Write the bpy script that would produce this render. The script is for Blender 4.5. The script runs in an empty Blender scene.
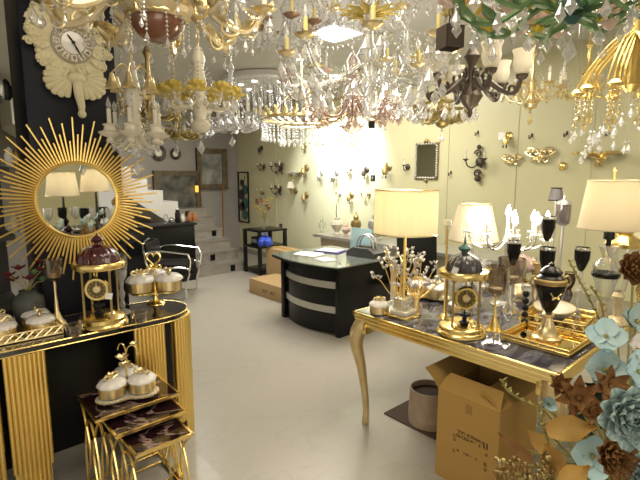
import bpy, bmesh, math, random
from math import sin, cos, pi, radians, tan, atan2, sqrt
from mathutils import Vector, Matrix
random.seed(7)
SC = bpy.context.scene
COL = SC.collection

# ---------------------------------------------------------------- camera, world, lights, exposure
H, PITCH, YAW, F = 1.65, radians(8.13), radians(41.5), 455.0
cd = bpy.data.cameras.new('camera'); cam = bpy.data.objects.new('camera', cd); COL.objects.link(cam)
cd.sensor_fit = 'HORIZONTAL'; cd.sensor_width = 36.0; cd.lens = 36.0 * F / 640.0
cd.clip_start = 0.05
cam.location = (0, 0, H); cam.rotation_euler = (pi/2 - PITCH, 0, -YAW)
SC.camera = cam
w = bpy.data.worlds.new('world'); SC.world = w; w.use_nodes = True
w.node_tree.nodes['Background'].inputs[0].default_value = (1.0, 0.92, 0.78, 1)
w.node_tree.nodes['Background'].inputs[1].default_value = 0.6
def area(name, loc, size, power, col, rot=(0, 0, 0), size_y=None):
    l = bpy.data.lights.new(name, 'AREA'); l.energy = power; l.color = col; l.size = size
    if size_y: l.shape = 'RECTANGLE'; l.size_y = size_y
    o = bpy.data.objects.new(name, l); o.location = loc; o.rotation_euler = rot; COL.objects.link(o); return o
area('ceiling_fill_light', (3.6, 3.9, 2.93), 1.6, 100, (1.0, 0.95, 0.82), size_y=1.6)  # these ceiling area lights are unseen, added as fill to brighten the room
area('ceiling_fill_light', (2.9, 1.0, 2.93), 1.2, 46, (1.0, 0.90, 0.70))
area('ceiling_fill_light', (0.9, 1.2, 2.93), 0.8, 22, (1.0, 0.88, 0.66))
area('ceiling_fill_light', (2.6, 6.2, 2.93), 1.0, 40, (1.0, 0.95, 0.88))  # extra fill added to lift the stair area at back left
area('front_fill_light', (-0.6, -2.4, 1.7), 2.6, 60, (1.0, 0.93, 0.80), (radians(78), 0, radians(-25)))  # unseen fill added behind the camera, in place of daylight from a shopfront
def spot(name, loc, target, power, col, angle=60, blend=0.8, rad=0.05):
    l = bpy.data.lights.new(name, 'SPOT'); l.energy = power; l.color = col; l.spot_size = radians(angle); l.spot_blend = blend
    l.shadow_soft_size = rad
    o = bpy.data.objects.new(name, l); o.location = loc
    o.rotation_euler = (Vector(target) - Vector(loc)).to_track_quat('-Z', 'Y').to_euler(); COL.objects.link(o)
SC.view_settings.view_transform = 'Standard'; SC.view_settings.look = 'None'
SC.view_settings.gamma = 1; SC.view_settings.use_curve_mapping = False
SC.view_settings.exposure = -0.05
try:
    SC.cycles.max_bounces = 10; SC.cycles.transparent_max_bounces = 24; SC.cycles.diffuse_bounces = 3; SC.cycles.glossy_bounces = 4
    SC.cycles.caustics_reflective = False; SC.cycles.caustics_refractive = False
    SC.cycles.sample_clamp_indirect = 6.0
except Exception: pass

# room frame: X runs along the console wall, Y away along the cream wall; a ray through a photo point met with a plane of the room
_fx, _fy, _rx, _ry = sin(YAW), cos(YAW), cos(YAW), -sin(YAW)
def ray(px, py):
    x = (px - 320) / F; y = (240 - py) / F
    f = cos(PITCH) + y * sin(PITCH); z = -sin(PITCH) + y * cos(PITCH)
    return Vector((x*_rx + f*_fx, x*_ry + f*_fy, z)), f
def on_z(px, py, z): r, f = ray(px, py); return Vector((0, 0, H)) + r * ((z - H) / r.z)
def on_x(px, py, X): r, f = ray(px, py); return Vector((0, 0, H)) + r * (X / r.x)
def on_y(px, py, Y): r, f = ray(px, py); return Vector((0, 0, H)) + r * (Y / r.y)
def at(px, py, d): r, f = ray(px, py); return Vector((0, 0, H)) + r * (d / f)

# ---------------------------------------------------------------- materials
MATS = {}
def mat(name, col, rough=0.5, metal=0.0, **k):
    m = bpy.data.materials.new(name); m.use_nodes = True; nt = m.node_tree
    b = nt.nodes['Principled BSDF']
    b.inputs['Base Color'].default_value = (*col, 1); b.inputs['Roughness'].default_value = rough; b.inputs['Metallic'].default_value = metal
    if 'spec' in k: b.inputs['Specular IOR Level'].default_value = k['spec']
    if 'coat' in k: b.inputs['Coat Weight'].default_value = k['coat']
    if 'sub' in k: b.inputs['Subsurface Weight'].default_value = k['sub']
    if 'emit' in k:
        b.inputs['Emission Color'].default_value = (*k.get('ecol', col), 1); b.inputs['Emission Strength'].default_value = k['emit']
    if 'var' in k:   # colour variation by noise: (second colour, scale)
        c2, sc = k['var']
        n = nt.nodes.new('ShaderNodeTexNoise'); n.inputs['Scale'].default_value = sc; n.inputs['Detail'].default_value = 5
        tc = nt.nodes.new('ShaderNodeTexCoord'); nt.links.new(tc.outputs['Object'], n.inputs['Vector'])
        r = nt.nodes.new('ShaderNodeValToRGB'); r.color_ramp.elements[0].position = 0.35; r.color_ramp.elements[1].position = 0.68
        r.color_ramp.elements[0].color = (*col, 1); r.color_ramp.elements[1].color = (*c2, 1)
        nt.links.new(n.outputs['Fac'], r.inputs['Fac']); nt.links.new(r.outputs['Color'], b.inputs['Base Color'])
    if 'bump' in k:
        s, st = k['bump']
        n = nt.nodes.new('ShaderNodeTexNoise'); n.inputs['Scale'].default_value = s; n.inputs['Detail'].default_value = 4
        tc = nt.nodes.new('ShaderNodeTexCoord'); nt.links.new(tc.outputs['Object'], n.inputs['Vector'])
        bp = nt.nodes.new('ShaderNodeBump'); bp.inputs['Strength'].default_value = st; bp.inputs['Distance'].default_value = 0.01
        nt.links.new(n.outputs['Fac'], bp.inputs['Height']); nt.links.new(bp.outputs['Normal'], b.inputs['Normal'])
    MATS[name] = m; return m
def clear(name, tint=(1, 1, 1), gloss=0.35, diff=0.1, dcol=(0.9, 0.9, 0.88), rough=0.05):
    m = bpy.data.materials.new(name); m.use_nodes = True; nt = m.node_tree
    nt.nodes.remove(nt.nodes['Principled BSDF']); out = nt.nodes['Material Output']
    t = nt.nodes.new('ShaderNodeBsdfTransparent'); t.inputs[0].default_value = (*tint, 1)
    g = nt.nodes.new('ShaderNodeBsdfGlossy'); g.inputs['Roughness'].default_value = rough
    d = nt.nodes.new('ShaderNodeBsdfDiffuse'); d.inputs[0].default_value = (*dcol, 1)
    lw = nt.nodes.new('ShaderNodeLayerWeight'); lw.inputs[0].default_value = gloss
    m1 = nt.nodes.new('ShaderNodeMixShader'); m2 = nt.nodes.new('ShaderNodeMixShader')
    nt.links.new(lw.outputs['Facing'], m1.inputs[0]); nt.links.new(t.outputs[0], m1.inputs[1]); nt.links.new(g.outputs[0], m1.inputs[2])
    m2.inputs[0].default_value = diff
    nt.links.new(m1.outputs[0], m2.inputs[1]); nt.links.new(d.outputs[0], m2.inputs[2]); nt.links.new(m2.outputs[0], out.inputs[0])
    MATS[name] = m; return m
def glow(name, col, s):
    m = bpy.data.materials.new(name); m.use_nodes = True; nt = m.node_tree
    nt.nodes.remove(nt.nodes['Principled BSDF'])
    e = nt.nodes.new('ShaderNodeEmission'); e.inputs[0].default_value = (*col, 1); e.inputs[1].default_value = s
    nt.links.new(e.outputs[0], nt.nodes['Material Output'].inputs[0]); MATS[name] = m; return m
def shade_mat(name, col, trans=0.5):
    m = bpy.data.materials.new(name); m.use_nodes = True; nt = m.node_tree
    nt.nodes.remove(nt.nodes['Principled BSDF'])
    a = nt.nodes.new('ShaderNodeBsdfDiffuse'); a.inputs[0].default_value = (*col, 1)
    b = nt.nodes.new('ShaderNodeBsdfTranslucent'); b.inputs[0].default_value = (*col, 1)
    x = nt.nodes.new('ShaderNodeMixShader'); x.inputs[0].default_value = trans
    nt.links.new(a.outputs[0], x.inputs[1]); nt.links.new(b.outputs[0], x.inputs[2]); nt.links.new(x.outputs[0], nt.nodes['Material Output'].inputs[0])
    MATS[name] = m; return m
def marble(name, base, vein, scale, width=0.06, rough=0.12, coat=0.3, tile=None):
    m = mat(name, base, rough, coat=coat); nt = m.node_tree; b = nt.nodes['Principled BSDF']
    tc = nt.nodes.new('ShaderNodeTexCoord')
    n = nt.nodes.new('ShaderNodeTexNoise'); n.inputs['Scale'].default_value = scale; n.inputs['Detail'].default_value = 6; n.inputs['Distortion'].default_value = 1.2
    mp = nt.nodes.new('ShaderNodeMapping'); mp.inputs['Rotation'].default_value = (0, 0, 0.6); mp.inputs['Scale'].default_value = (1, 2.4, 1)
    nt.links.new(tc.outputs['Object'], mp.inputs[0]); nt.links.new(mp.outputs[0], n.inputs['Vector'])
    r = nt.nodes.new('ShaderNodeValToRGB'); e = r.color_ramp.elements
    e[0].position = 0.5 - width; e[0].color = (*base, 1); e[1].position = 0.5; e[1].color = (*vein, 1)
    e2 = r.color_ramp.elements.new(0.5 + width); e2.color = (*base, 1)
    nt.links.new(n.outputs['Fac'], r.inputs['Fac'])
    if tile:
        br = nt.nodes.new('ShaderNodeTexBrick'); br.offset = 0; br.inputs['Scale'].default_value = 1.0
        br.inputs['Brick Width'].default_value = tile; br.inputs['Row Height'].default_value = tile; br.inputs['Mortar Size'].default_value = 0.0035
        br.inputs['Mortar'].default_value = (0.435, 0.40, 0.345, 1)
        nt.links.new(tc.outputs['Object'], br.inputs['Vector']); nt.links.new(r.outputs['Color'], br.inputs['Color1']); nt.links.new(r.outputs['Color'], br.inputs['Color2'])
        nt.links.new(br.outputs['Color'], b.inputs['Base Color'])
    else:
        nt.links.new(r.outputs['Color'], b.inputs['Base Color'])
    return m
GOLD = mat('polished_gold', (0.97, 0.75, 0.30), 0.25, 1.0)
GOLDS = mat('satin_gold', (0.95, 0.70, 0.24), 0.40, 1.0)
PGOLD = mat('pale_gold', (0.92, 0.77, 0.45), 0.32, 1.0)
CHAMP = mat('champagne_enamel', (0.72, 0.57, 0.32), 0.35, 0.25, var=((0.82, 0.72, 0.5), 14))
AGOLD = mat('antique_gold_leaf', (0.42, 0.33, 0.14), 0.4, 0.8)
BRASSD = mat('dim_brass', (0.42, 0.31, 0.13), 0.4, 0.8)
BRONZE = mat('dark_bronze', (0.075, 0.058, 0.045), 0.45, 0.5)
ROSEC = mat('rose_brown_metal', (0.36, 0.22, 0.15), 0.4, 0.5)
CHROME = mat('chrome', (0.85, 0.85, 0.84), 0.12, 1.0)
SILVER = mat('brushed_silver', (0.58, 0.57, 0.54), 0.4, 0.7)
CREAM = mat('cream_resin', (0.76, 0.67, 0.42), 0.5, bump=(40, 0.25), var=((0.82, 0.75, 0.52), 9))
IVORY = mat('ivory_ceramic', (0.78, 0.72, 0.58), 0.3)
WHITEC = mat('white_ceramic', (0.84, 0.79, 0.74), 0.25, coat=0.3)
BLACK = mat('black_gloss', (0.007, 0.007, 0.008), 0.25, spec=0.3)
BLACKM = mat('black_satin', (0.012, 0.011, 0.012), 0.5, spec=0.25)
NAVY = mat('blue_black_lacquer', (0.010, 0.011, 0.018), 0.45, spec=0.25)
DGLASS = mat('black_glass', (0.015, 0.012, 0.013), 0.06, coat=1.0)
CRY = clear('crystal', (0.97, 0.97, 0.98), 0.42, 0.26, (0.93, 0.92, 0.90))
CRYD = clear('smoky_crystal', (0.55, 0.5, 0.52), 0.45, 0.12, (0.45, 0.4, 0.42))
CRYP = clear('rose_crystal', (0.92, 0.82, 0.77), 0.42, 0.22, (0.72, 0.58, 0.52))
CRYA = clear('amber_crystal', (0.95, 0.86, 0.62), 0.42, 0.22, (0.78, 0.66, 0.36))
CUT = clear('cut_glass', (0.96, 0.97, 0.96), 0.45, 0.10, (0.9, 0.9, 0.86))
GLASS = clear('clear_glass', (0.96, 0.97, 0.96), 0.25, 0.03)
SMOKE = clear('smoked_glass', (0.80, 0.74, 0.66), 0.4, 0.08, (0.4, 0.34, 0.28))
REDGL = mat('garnet_glass', (0.075, 0.008, 0.014), 0.08, coat=1.0)
FROST = shade_mat('frosted_glass', (0.80, 0.76, 0.66), 0.4)
AMBERB = mat('brown_glass_bowl', (0.20, 0.075, 0.04), 0.2, coat=0.6)
LAMPSH = shade_mat('cream_pleated_fabric', (0.96, 0.91, 0.72), 0.55)
LAMPSW = shade_mat('white_fabric_shade', (0.92, 0.86, 0.72), 0.5)
GREYSH = mat('grey_shade', (0.16, 0.15, 0.16), 0.8)
BULB = glow('lit_bulb', (1.0, 0.93, 0.78), 26)
COOL = glow('cool_white_panel', (0.86, 0.95, 1.0), 9)
LEDW = glow('lit_spot_lens', (1.0, 0.95, 0.85), 12)
YELLOW = mat('yellow_candle', (0.78, 0.66, 0.28), 0.5)
OLGOLD = mat('olive_gold', (0.66, 0.50, 0.17), 0.38, 0.85)
LEGG = mat('antiqued_gold_paint', (0.60, 0.44, 0.20), 0.35, 0.45, var=((0.70, 0.55, 0.30), 10))
CARD = mat('brown_cardboard', (0.50, 0.30, 0.085), 0.85, bump=(60, 0.1))
CARDL = mat('tan_cardboard', (0.46, 0.31, 0.15), 0.85)
INK = mat('dark_print', (0.10, 0.055, 0.025), 0.8)
PAPER = mat('white_paper', (0.85, 0.83, 0.80), 0.7)
BLUEP = mat('blue_plastic', (0.02, 0.07, 0.55), 0.35)
PALEB = clear('pale_blue_plastic', (0.75, 0.9, 0.97), 0.2, 0.45, (0.55, 0.75, 0.82))
MATB = mat('dark_brown_mat', (0.085, 0.055, 0.04), 0.9, bump=(90, 0.3))
TUBEB = mat('brown_wrapped_drum', (0.42, 0.30, 0.21), 0.6, var=((0.52, 0.40, 0.30), 12))
GREENL = mat('green_enamel_leaf', (0.11, 0.24, 0.09), 0.4, var=((0.24, 0.36, 0.17), 20))
GREEND = mat('blue_green_enamel', (0.04, 0.12, 0.11), 0.4)
YFLOW = mat('yellow_petal', (0.85, 0.58, 0.06), 0.5)
GFLOW = mat('gold_rose_petal', (0.80, 0.62, 0.16), 0.4, 0.2)
PINKF = mat('blush_petal', (0.75, 0.55, 0.48), 0.5)
TEALF = mat('grey_teal_petal', (0.42, 0.55, 0.53), 0.7, var=((0.50, 0.60, 0.57), 30))
BLUEF = mat('pale_blue_petal', (0.50, 0.72, 0.76), 0.7, var=((0.62, 0.80, 0.82), 18))
BROWNF = mat('copper_brown_petal', (0.26, 0.12, 0.04), 0.7, var=((0.36, 0.19, 0.06), 30))
OCHREF = mat('ochre_leaf', (0.50, 0.27, 0.06), 0.6, var=((0.62, 0.38, 0.10), 14))
DLEAF = mat('dark_leaf', (0.030, 0.045, 0.035), 0.6)
OLIVE = mat('olive_stem', (0.36, 0.32, 0.10), 0.6)
BERRY = mat('brown_gold_berry', (0.26, 0.16, 0.05), 0.35, 0.4)
MIRROR = mat('mirror_glass', (0.86, 0.86, 0.82), 0.02, 1.0)
GREYV = mat('grey_green_glaze', (0.07, 0.075, 0.065), 0.5)
REDD = mat('dark_red_cloth', (0.14, 0.012, 0.02), 0.7)
TERRA = mat('terracotta', (0.40, 0.14, 0.05), 0.7)
WOODG = mat('greyed_wood_frame', (0.10, 0.075, 0.05), 0.5, var=((0.20, 0.14, 0.07), 12))
CANVAS = mat('dark_painting', (0.03, 0.03, 0.03), 0.4, var=((0.20, 0.19, 0.16), 5))
CANVAS2 = mat('pale_painting', (0.10, 0.10, 0.10), 0.4, var=((0.42, 0.41, 0.38), 4))
STRIPE = mat('white_stair_paint', (0.72, 0.69, 0.64), 0.5)
STEPM = marble('grey_stair_marble', (0.34, 0.31, 0.27), (0.28, 0.255, 0.22), 3.0, 0.05, 0.3)
TOPMAR = marble('black_marble', (0.045, 0.042, 0.055), (0.16, 0.155, 0.185), 2.0, 0.05, 0.07)
NESTMAR = marble('dark_plum_marble', (0.022, 0.008, 0.010), (0.36, 0.24, 0.21), 1.7, 0.02, 0.1)
FLOORM = marble('cream_marble_tile', (0.46, 0.425, 0.37), (0.43, 0.395, 0.335), 1.0, 0.02, 0.3, 0.1, tile=0.8)
WALLC = mat('cream_wall_panel', (0.60, 0.565, 0.345), 0.30, var=((0.63, 0.595, 0.38), 0.8))
WALLG = mat('grey_plaster', (0.36, 0.335, 0.31), 0.7)
CEIL = mat('white_plaster', (0.66, 0.63, 0.58), 0.8)
SHELFM = mat('grey_brown_shelf', (0.045, 0.04, 0.034), 0.6)
LEATHER = mat('grey_leather', (0.055, 0.055, 0.055), 0.45)
PURPLE = mat('violet_folder', (0.12, 0.10, 0.36), 0.5)

# ---------------------------------------------------------------- mesh builder
class B:
    def __init__(s): s.v = []; s.f = []; s.s = []; s.M = Matrix.Identity(4)
    def on(s, M): s.M = M; return s
    def add(s, vs, fs, smooth=True):
        o = len(s.v); M = s.M
        s.v += [tuple(M @ Vector(p)) for p in vs]
        s.f += [tuple(i + o for i in f) for f in fs]; s.s += [smooth] * len(fs); return s
    def box(s, c, d, rz=0, bev=0.0):
        x, y, z = d[0]/2, d[1]/2, d[2]/2
        if bev:
            bm = bmesh.new(); bmesh.ops.create_cube(bm, size=1.0)
            for q in bm.verts: q.co = Vector((q.co.x*d[0], q.co.y*d[1], q.co.z*d[2]))
            bmesh.ops.bevel(bm, geom=bm.edges[:], offset=bev, segments=2, affect='EDGES', profile=0.5)
            R = Matrix.Translation(c) @ Matrix.Rotation(rz, 4, 'Z'); bm.verts.index_update()
            s.add([R @ q.co for q in bm.verts], [[q.index for q in f.verts] for f in bm.faces], False); bm.free(); return s
        R = Matrix.Translation(c) @ Matrix.Rotation(rz, 4, 'Z')
        vs = [R @ Vector((a*x, b*y, e*z)) for e in (-1, 1) for a, b in ((-1, -1), (1, -1), (1, 1), (-1, 1))]
        return s.add(vs, [(3, 2, 1, 0), (4, 5, 6, 7), (0, 1, 5, 4), (1, 2, 6, 5), (2, 3, 7, 6), (3, 0, 4, 7)], False)
    def lathe(s, prof, n=16, c=(0, 0, 0), smooth=True, flute=0, fl=0.0, M=None, ring=False):
        if ring: prof = list(prof) + [prof[0]]
        vs, fs = [], []
        T = Matrix.Translation(c) @ (M or Matrix.Identity(4))
        for r, z in prof:
            for k in range(n):
                a = 2*pi*k/n; q = r * (1 + (fl*cos(flute*a) if flute else 0))
                vs.append(T @ Vector((q*cos(a), q*sin(a), z)))
        for i in range(len(prof)-1):
            for k in range(n):
                k2 = (k+1) % n; fs.append((i*n+k, i*n+k2, (i+1)*n+k2, (i+1)*n+k))
        if prof[0][0] > 1e-5 and not ring: fs.append(tuple(range(n-1, -1, -1)))
        if prof[-1][0] > 1e-5 and not ring: fs.append(tuple((len(prof)-1)*n + k for k in range(n)))
        return s.add(vs, fs, smooth)
    def shell(s, prof, n=24, c=(0, 0, 0), flute=0, fl=0.0, th=0.003, M=None):  # open surface of revolution with thickness
        inner = [(max(r-th, 1e-4), z) for r, z in reversed(prof)]
        vs, fs = [], []; P = prof + inner; T = Matrix.Translation(c) @ (M or Matrix.Identity(4))
        for r, z in P:
            for k in range(n):
                a = 2*pi*k/n; q = r * (1 + (fl*cos(flute*a) if flute else 0)); vs.append(T @ Vector((q*cos(a), q*sin(a), z)))
        L = len(P)
        for i in range(L):
            j = (i+1) % L
            for k in range(n):
                k2 = (k+1) % n; fs.append((i*n+k, i*n+k2, j*n+k2, j*n+k))
        return s.add(vs, fs, True)
    def tube(s, pts, r, n=6, closed=False):
        P = [Vector(p) for p in pts]; L = len(P); R = r if isinstance(r, (list, tuple)) else [r]*L
        vs, fs = [], []; up = None
        for i, p in enumerate(P):
            a = P[(i-1) % L] if closed or i > 0 else p; b = P[(i+1) % L] if closed or i < L-1 else p
            t = (b - a)
            if t.length < 1e-9: t = Vector((0, 0, 1))
            t.normalize()
            if up is None: up = t.orthogonal().normalized()
            up = (up - t * up.dot(t))
            if up.length < 1e-6: up = t.orthogonal()
            up.normalize(); q = t.cross(up)
            for k in range(n):
                an = 2*pi*k/n; vs.append(p + (up*cos(an) + q*sin(an)) * R[i])
        for i in range(L if closed else L-1):
            j = (i+1) % L
            for k in range(n):
                k2 = (k+1) % n; fs.append((i*n+k, i*n+k2, j*n+k2, j*n+k))
        if not closed:
            fs.append(tuple(range(n-1, -1, -1))); fs.append(tuple((L-1)*n+k for k in range(n)))
        return s.add(vs, fs, True)
    def ball(s, c, r, n=8, sq=1.0):
        m = max(4, n//2+1)
        return s.lathe([(max(r*sin(pi*i/m), 0.0), -r*sq*cos(pi*i/m)) for i in range(m+1)], n, c)
    def gem(s, c, r, h, n=6):  # faceted drop, top at c
        c = Vector(c)
        vs = [c, *[c + Vector((r*cos(2*pi*k/n), r*sin(2*pi*k/n), -h*0.62)) for k in range(n)], c - Vector((0, 0, h))]
        fs = []
        for k in range(n):
            k2 = (k+1) % n; fs += [(0, 1+k, 1+k2), (n+1, 1+k2, 1+k)]
        return s.add(vs, fs, False)
    def strand(s, c, nb, r, end=0.0, n=5):  # beads hanging down from c with a drop at the end
        c = Vector(c)
        for i in range(nb): s.gem(c - Vector((0, 0, i*r*2.3)), r, r*2.1, n)
        if end: s.gem(c - Vector((0, 0, nb*r*2.3)), end*0.42, end*1.6, 6)
        return s
    def swag(s, a, b, sag, nb, r):
        a, b = Vector(a), Vector(b)
        for i in range(nb):
            t = (i+0.5)/nb; s.gem(a.lerp(b, t) - Vector((0, 0, sag*4*t*(1-t) - r)), r, r*2.1, 5)
        return s
    def prism(s, out, z0, z1, smooth=False):
        n = len(out)
        vs = [(x, y, z0) for x, y in out] + [(x, y, z1) for x, y in out]
        fs = [tuple(range(n-1, -1, -1)), tuple(range(n, 2*n))] + [(i, (i+1) % n, n+(i+1) % n, n+i) for i in range(n)]
        return s.add(vs, fs, smooth)
    def petal(s, M, L, W, cup=0.3, tip=1.0, ruf=0.0, th=0.0015, nx=4, ny=5):   # petal grows along +Y from the origin of M, cupped towards +Z
        vs, fs = [], []
        for lay in (0, 1):
            for j in range(ny+1):
                t = j/ny; wd = W * (sin(pi*min(0.97, 0.12+0.80*t)) ** 0.8) * (1 if t < 0.6 else 1 - (1-tip)*(t-0.6)/0.4)
                for i in range(nx+1):
                    u = (i/nx - 0.5)*2
                    z = cup*L*(t*t*0.7) + cup*W*u*u*0.6 + (ruf*L*sin(u*9+t*5)*t if ruf else 0)
                    vs.append(M @ Vector((u*wd/2, t*L, z - lay*th)))
        q = (nx+1)*(ny+1)
        for j in range(ny):
            for i in range(nx):
                a = j*(nx+1)+i; fs.append((a, a+1, a+nx+2, a+nx+1)); fs.append((q+a+nx+1, q+a+nx+2, q+a+1, q+a))
        return s.add(vs, fs, True)
    def build(s, name, m, parent=None, label=None, loc=None, rz=None, kind=None):
        me = bpy.data.meshes.new(name); me.from_pydata(s.v, [], s.f); me.polygons.foreach_set('use_smooth', s.s); me.materials.append(m)
        bm = bmesh.new(); bm.from_mesh(me); bmesh.ops.recalc_face_normals(bm, faces=bm.faces[:]); bm.to_mesh(me); bm.free(); me.update(); me.set_sharp_from_angle(angle=radians(42))
        o = bpy.data.objects.new(name, me); COL.objects.link(o)
        if parent: o.parent = parent
        if label: o['label'] = label
        if kind: o['kind'] = kind
        if loc is not None: o.location = loc
        if rz is not None: o.rotation_euler = (0, 0, rz)
        return o
def T(x=0, y=0, z=0): return Matrix.Translation((x, y, z))
def R(a, ax='Z'): return Matrix.Rotation(a, 4, ax)
def S(k): return Matrix.Diagonal((k, k, k, 1))
KIDS = {}
def thing(name, label, cat, loc=(0, 0, 0), rz=0, group=None):
    o = bpy.data.objects.new(name, None); COL.objects.link(o); o.empty_display_size = 0.05
    o.location = loc; o.rotation_euler = (0, 0, rz); o['label'] = label; o['category'] = cat
    if group: o['group'] = group
    return o
def tag(o, label, cat, group=None):
    o['label'] = label; o['category'] = cat
    if group: o['group'] = group
    return o
def struct(o): o['kind'] = 'structure'; return o
def again(src, parent, rz=0, loc=None):   # a further copy of a part (with its sub-parts), sharing mesh data
    c = src.copy(); COL.objects.link(c); c.parent = parent; c.rotation_euler = (0, 0, rz)
    if loc is not None: c.location = loc
    for k in list(src.children): again(k, c, k.rotation_euler.z)
    return c
def dup(root, label, loc, rz=0, scale=None, group=None):
    c = root.copy(); COL.objects.link(c); c.location = loc; c.rotation_euler = (0, 0, rz); c['label'] = label
    if scale: c.scale = (scale,)*3
    if group: c['group'] = group
    for k in list(root.children): again(k, c, k.rotation_euler.z)
    return c
def arc(c, r, a0, a1, n, plane='xz', ry=None):
    ry = ry or r; out = []
    for i in range(n+1):
        a = a0 + (a1-a0)*i/n; x, y = r*cos(a), ry*sin(a)
        out.append((c[0]+x, c[1], c[2]+y) if plane == 'xz' else (c[0], c[1]+x, c[2]+y) if plane == 'yz' else (c[0]+x, c[1]+y, c[2]))
    return out
def bez(pts, n=14):   # smooth curve through points (Catmull-Rom)
    P = [Vector(p) for p in pts]; P = [2*P[0]-P[1]] + P + [2*P[-1]-P[-2]]; out = []
    seg = len(P)-3; per = max(2, n//seg)
    for i in range(seg):
        a, b, c, d = P[i:i+4]
        for k in range(per):
            t = k/per
            out.append(0.5*((2*b) + (c-a)*t + (2*a-5*b+4*c-d)*t*t + (3*b-a-3*c+d)*t**3))
    out.append(P[-2]); return out

# ---------------------------------------------------------------- the room
CH = 3.0
WX, GY = 5.19, 8.5     # cream wall at X = WX, grey stair wall at Y = GY
struct(B().box((2.0, 3.0, -0.05), (9.0, 13.0, 0.1)).build('floor', FLOORM))
struct(B().box((2.0, 3.0, CH+0.05), (9.0, 13.0, 0.1)).build('ceiling', CEIL))
struct(B().box((WX+0.06, 3.0, CH/2), (0.12, 12.0, CH)).build('wall_right', WALLC))
struct(B().box((2.0, GY+0.06, CH/2), (8.0, 0.12, CH)).build('wall_back', WALLG))
PL, PR = on_y(24, 90, 3.0).x, on_y(117, 90, 3.0).x
struct(B().box(((PL+PR)/2, 3.2, CH/2), (PR-PL, 0.4, CH), bev=0.012).build('pillar', NAVY))
struct(B().box((-1.0, 5.6, CH/2), (0.12, 5.6, CH)).build('wall_left', WALLC))
struct(B().box((-0.5, -3.1, CH/2), (6.0, 0.12, CH)).build('wall_front', WALLC))
# seams of the wall panels and a skirting
b = B()
for px in (276, 447, 516, 590):
    p = on_x(px, 170, WX); b = B(); b.box((WX-0.004, p.y, CH/2), (0.008, 0.035 if px == 447 else 0.012, CH)); struct(b.build('trim', WALLC))
struct(B().box((WX-0.008, 3.0, 0.05), (0.016, 11.0, 0.1)).build('baseboard_right', STEPM))

# stairs
st = thing('staircase', 'grey marble staircase rising to a landing and turning left along the back wall', 'staircase', (0, 0, 0))
x0, x1 = 3.3, 4.22
for i in range(6):
    y = 6.72 + 0.27*i; z = 0.17*(i+1)
    s_ = B().box(((x0+x1)/2, (y+GY-.03)/2, z-0.085), (x1-x0, GY-.03-y, 0.17)).box(((x0+x1)/2, y+0.0, z-0.014), (x1-x0+0.02, 0.03, 0.028)).build('step', STEPM, st)
    xs = [3.95, 3.72, 3.5, 4.05, 3.6, 3.8][i]
    B().box((xs, y-0.004, z-0.095), (0.085, 0.008, 0.10)).build('black_inlay', BLACK, s_)
out = []; zx, zz = 3.3, 1.02      # upper flight towards -X, white stepped side
pts = [(zx, zz)]
for i in range(9):
    pts += [(zx - 0.25*i, zz + 0.19*(i+1)), (zx - 0.25*(i+1), zz + 0.19*(i+1))]
pts += [(zx-0.25*9, zz+0.19*9-0.40), (zx, zz-0.28)]
b = B()
n = len(pts); vs = [(x, 7.35, z) for x, z in pts] + [(x, GY-0.12, z) for x, z in pts]
b.add(vs, [tuple(range(n)), tuple(range(2*n-1, n-1, -1))] + [(i, (i+1) % n, n+(i+1) % n, n+i) for i in range(n)], False)
b.build('upper_flight', STRIPE, st, 'white painted stepped side of the upper flight')

def framed(name, label, px, py, wpx, hpx, fm, cm, Y=GY, fw=0.06, tilt=0):
    c = on_y(px, py, Y); k = (c.length and (ray(px, py)[1])); d = c.y / ray(px, py)[0].y
    wd = wpx*d/F/0.82; hd = hpx*d/F
    t = thing(name, label, 'picture', (c.x, Y-0.03, c.z))
    b = B()
    for sx in (-1, 1):
        b.box((sx*(wd/2-fw/2), 0, 0), (fw, 0.06, hd)); b.box((0, 0, sx*(hd/2-fw/2)), (wd-2*fw, 0.06, fw))
        b.box((sx*(wd/2-0.012), -0.02, 0), (0.024, 0.05, hd)); b.box((0, -0.02, sx*(hd/2-0.012)), (wd, 0.05, 0.024))
    f_ = b.build('frame', fm, t)
    B().box((0, 0.008, 0), (wd-2*fw+0.01, 0.02, hd-2*fw+0.01)).build('canvas', cm, t)
    return t
framed('wall_painting', 'dark landscape painting in worn wooden frame, lower of two on grey wall', 177, 192, 40, 42, WOODG, CANVAS, fw=0.09)
framed('wall_painting', 'upright painting in dark gilt frame high on grey wall above stairs', 211, 169, 27, 40, WOODG, CANVAS2, fw=0.1)
for i, (px, py) in enumerate(((158, 153), (175, 154))):
    p = on_y(px, py, GY)
    t = thing('wall_plate', ['larger round dark ornamental plate on grey wall', 'smaller round dark ornamental plate on grey wall'][i], 'plate', (p.x, GY-0.012, p.z))
    r = (0.15, 0.11)[i]
    B().on(R(pi/2, 'X')).lathe([(0, 0.0), (r*0.6, 0.004), (r, 0.02), (r, 0.012), (r*.6, -0.006), (0, -0.012)], 24).build('rim', BRONZE, t)
    B().on(R(pi/2, 'X')).lathe([(0, 0.02), (r*0.45, 0.016), (r*0.5, 0.0), (0, 0.0)], 20).build('medallion', SILVER, t)
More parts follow.
